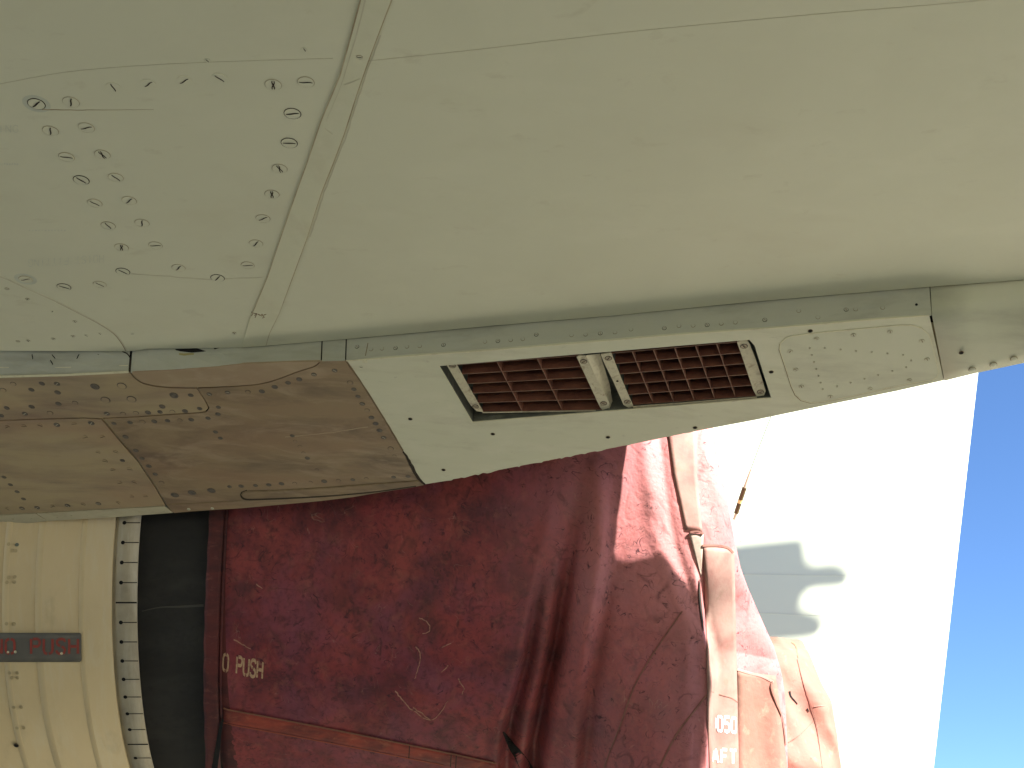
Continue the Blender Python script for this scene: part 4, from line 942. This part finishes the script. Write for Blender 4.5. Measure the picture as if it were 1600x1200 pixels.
# ------------------------------------------------------------------ white aircraft behind: fin and body, plus an added shadow caster
white = empty('white_aircraft', (0, 0, 0), 'bright white tail fin of another aircraft, blue sky along its right edge', 'aircraft')
FY = 8.0
def PF(px, py): d = ray(px, py); return CAM + d * (FY / d.y)
a, b = PF(1530, 585), PF(1461, 1200)
dirv = (b - a); up_pt = a - dirv * 2.5; lowp = a + dirv * ((2.0 - a.z) / dirv.z)
fin = slab('fin', [up_pt, lowp, Vector((-5, FY, 2.0)), Vector((-5, FY, 4.0)), Vector((-1.5, FY, up_pt.z))], Vector((0, -1, 0)), .16, whitep, white)
bmv = fin.modifiers.new('b', 'BEVEL'); bmv.width = .03; bmv.segments = 3
V, F = [], []
for i, (x, r) in enumerate([(-9, .1), (-8.6, .6), (-7, .95), (-1, 1.0), (3, .85), (4.5, .4), (4.7, .1)]):
    V += [(x, FY + .1 + r * math.cos(2 * math.pi * k / 32), 1.35 + .1 * max(0, x) * .3 + r * math.sin(2 * math.pi * k / 32)) for k in range(32)]
for i in range(6):
    for k in range(32): F.append((i * 32 + k, i * 32 + (k + 1) % 32, (i + 1) * 32 + (k + 1) % 32, (i + 1) * 32 + k))
mesh_obj('unseen_fuselage', V, F, whitep, white, smooth=True)
PFn = Plane((0, FY, 0), (0, -1, 0))
wr = fastener_mesh('rivet', .013, whitep, mat('grey_green_ring', [(.45, .55, .48)], .6), whitep, slot=False, ringw=.06, n=10)
for a_, b_ in [(985, 265), (975, 315), (957, 363), (940, 413), (990, 413), (925, 450), (960, 455), (868, 487), (908, 492), (855, 522), (900, 530), (818, 612), (870, 622), (805, 652), (848, 660), (828, 708), (865, 713), (815, 762), (795, 815), (820, 350)]:
    place('rivet', wr, PFn, 960 + a_ / 4, 640 + b_ / 4, 0, white, .001)
mat('fin_joint', [(.49, .53, .45)], .6)
for pts in ([(1150, 897), (1320, 899)], [(1160, 956), (1285, 962)], [(1290, 1062), (1440, 1076)]):
    ribbon('panel_joint', PFn, pts, .7, MATS['fin_joint'], white, .001, .001)
# unseen plate with rounded lobes, added above right to throw the fin's stepped shadow
TD = 8.5
sh = catmull([(1000, 868), (1150, 850), (1235, 841), (1255, 840)], 3) + catmull([(1258, 848), (1260, 862), (1264, 874), (1276, 881), (1300, 879), (1316, 882), (1326, 892), (1327, 904), (1318, 915), (1300, 919), (1270, 921)], 3) + \
     catmull([(1257, 925), (1254, 935), (1255, 948), (1268, 954), (1284, 962), (1287, 976), (1280, 990), (1264, 998), (1240, 1001)], 3) + [(1200, 1005), (1000, 1030)]
pp = [PF(*p) + SUN * TD for p in sh]
tp = slab('fin_shadow_plate', pp, -SUN, .10, whitep, white)
root = [PF(1000, 868) + SUN * TD, PF(1000, 1030) + SUN * TD]
rr0 = (root[0] + root[1]) / 2
hv = (root[0] - root[1]) / 2
endp = Vector((-4.0, FY - .05, rr0.z + .2))
bx = []
for c in (rr0 + Vector((.06, 0, 0)), endp):
    for s1 in (-1, 1):
        for s2 in (-1, 1): bx.append(c + hv * s1 * .95 + SUN * (.05 * s2 - .05))
mesh_obj('shadow_plate_arm', bx, [(0, 1, 3, 2), (4, 6, 7, 5), (0, 4, 5, 1), (2, 3, 7, 6), (0, 2, 6, 4), (1, 5, 7, 3)], whitep, white)
print('objects', len(bpy.data.objects))

# ------------------------------------------------------------------ unseen fuselage added behind the camera to cut horizon sky light
V, F = [], []
for i, (x, r) in enumerate([(-16, 1.9), (-6, 1.9), (2, 1.75), (7, 1.2), (11, .5)]):
    V += [(x, -6.4 + r * math.cos(2 * math.pi * k / 40), 3.0 + (1.9 - r) * .7 + r * math.sin(2 * math.pi * k / 40)) for k in range(40)]
for i in range(4):
    for k in range(40): F.append((i * 40 + k, i * 40 + (k + 1) % 40, (i + 1) * 40 + (k + 1) % 40, (i + 1) * 40 + k))
mesh_obj('unseen_fuselage', V, F, paint, aircraft, smooth=True)
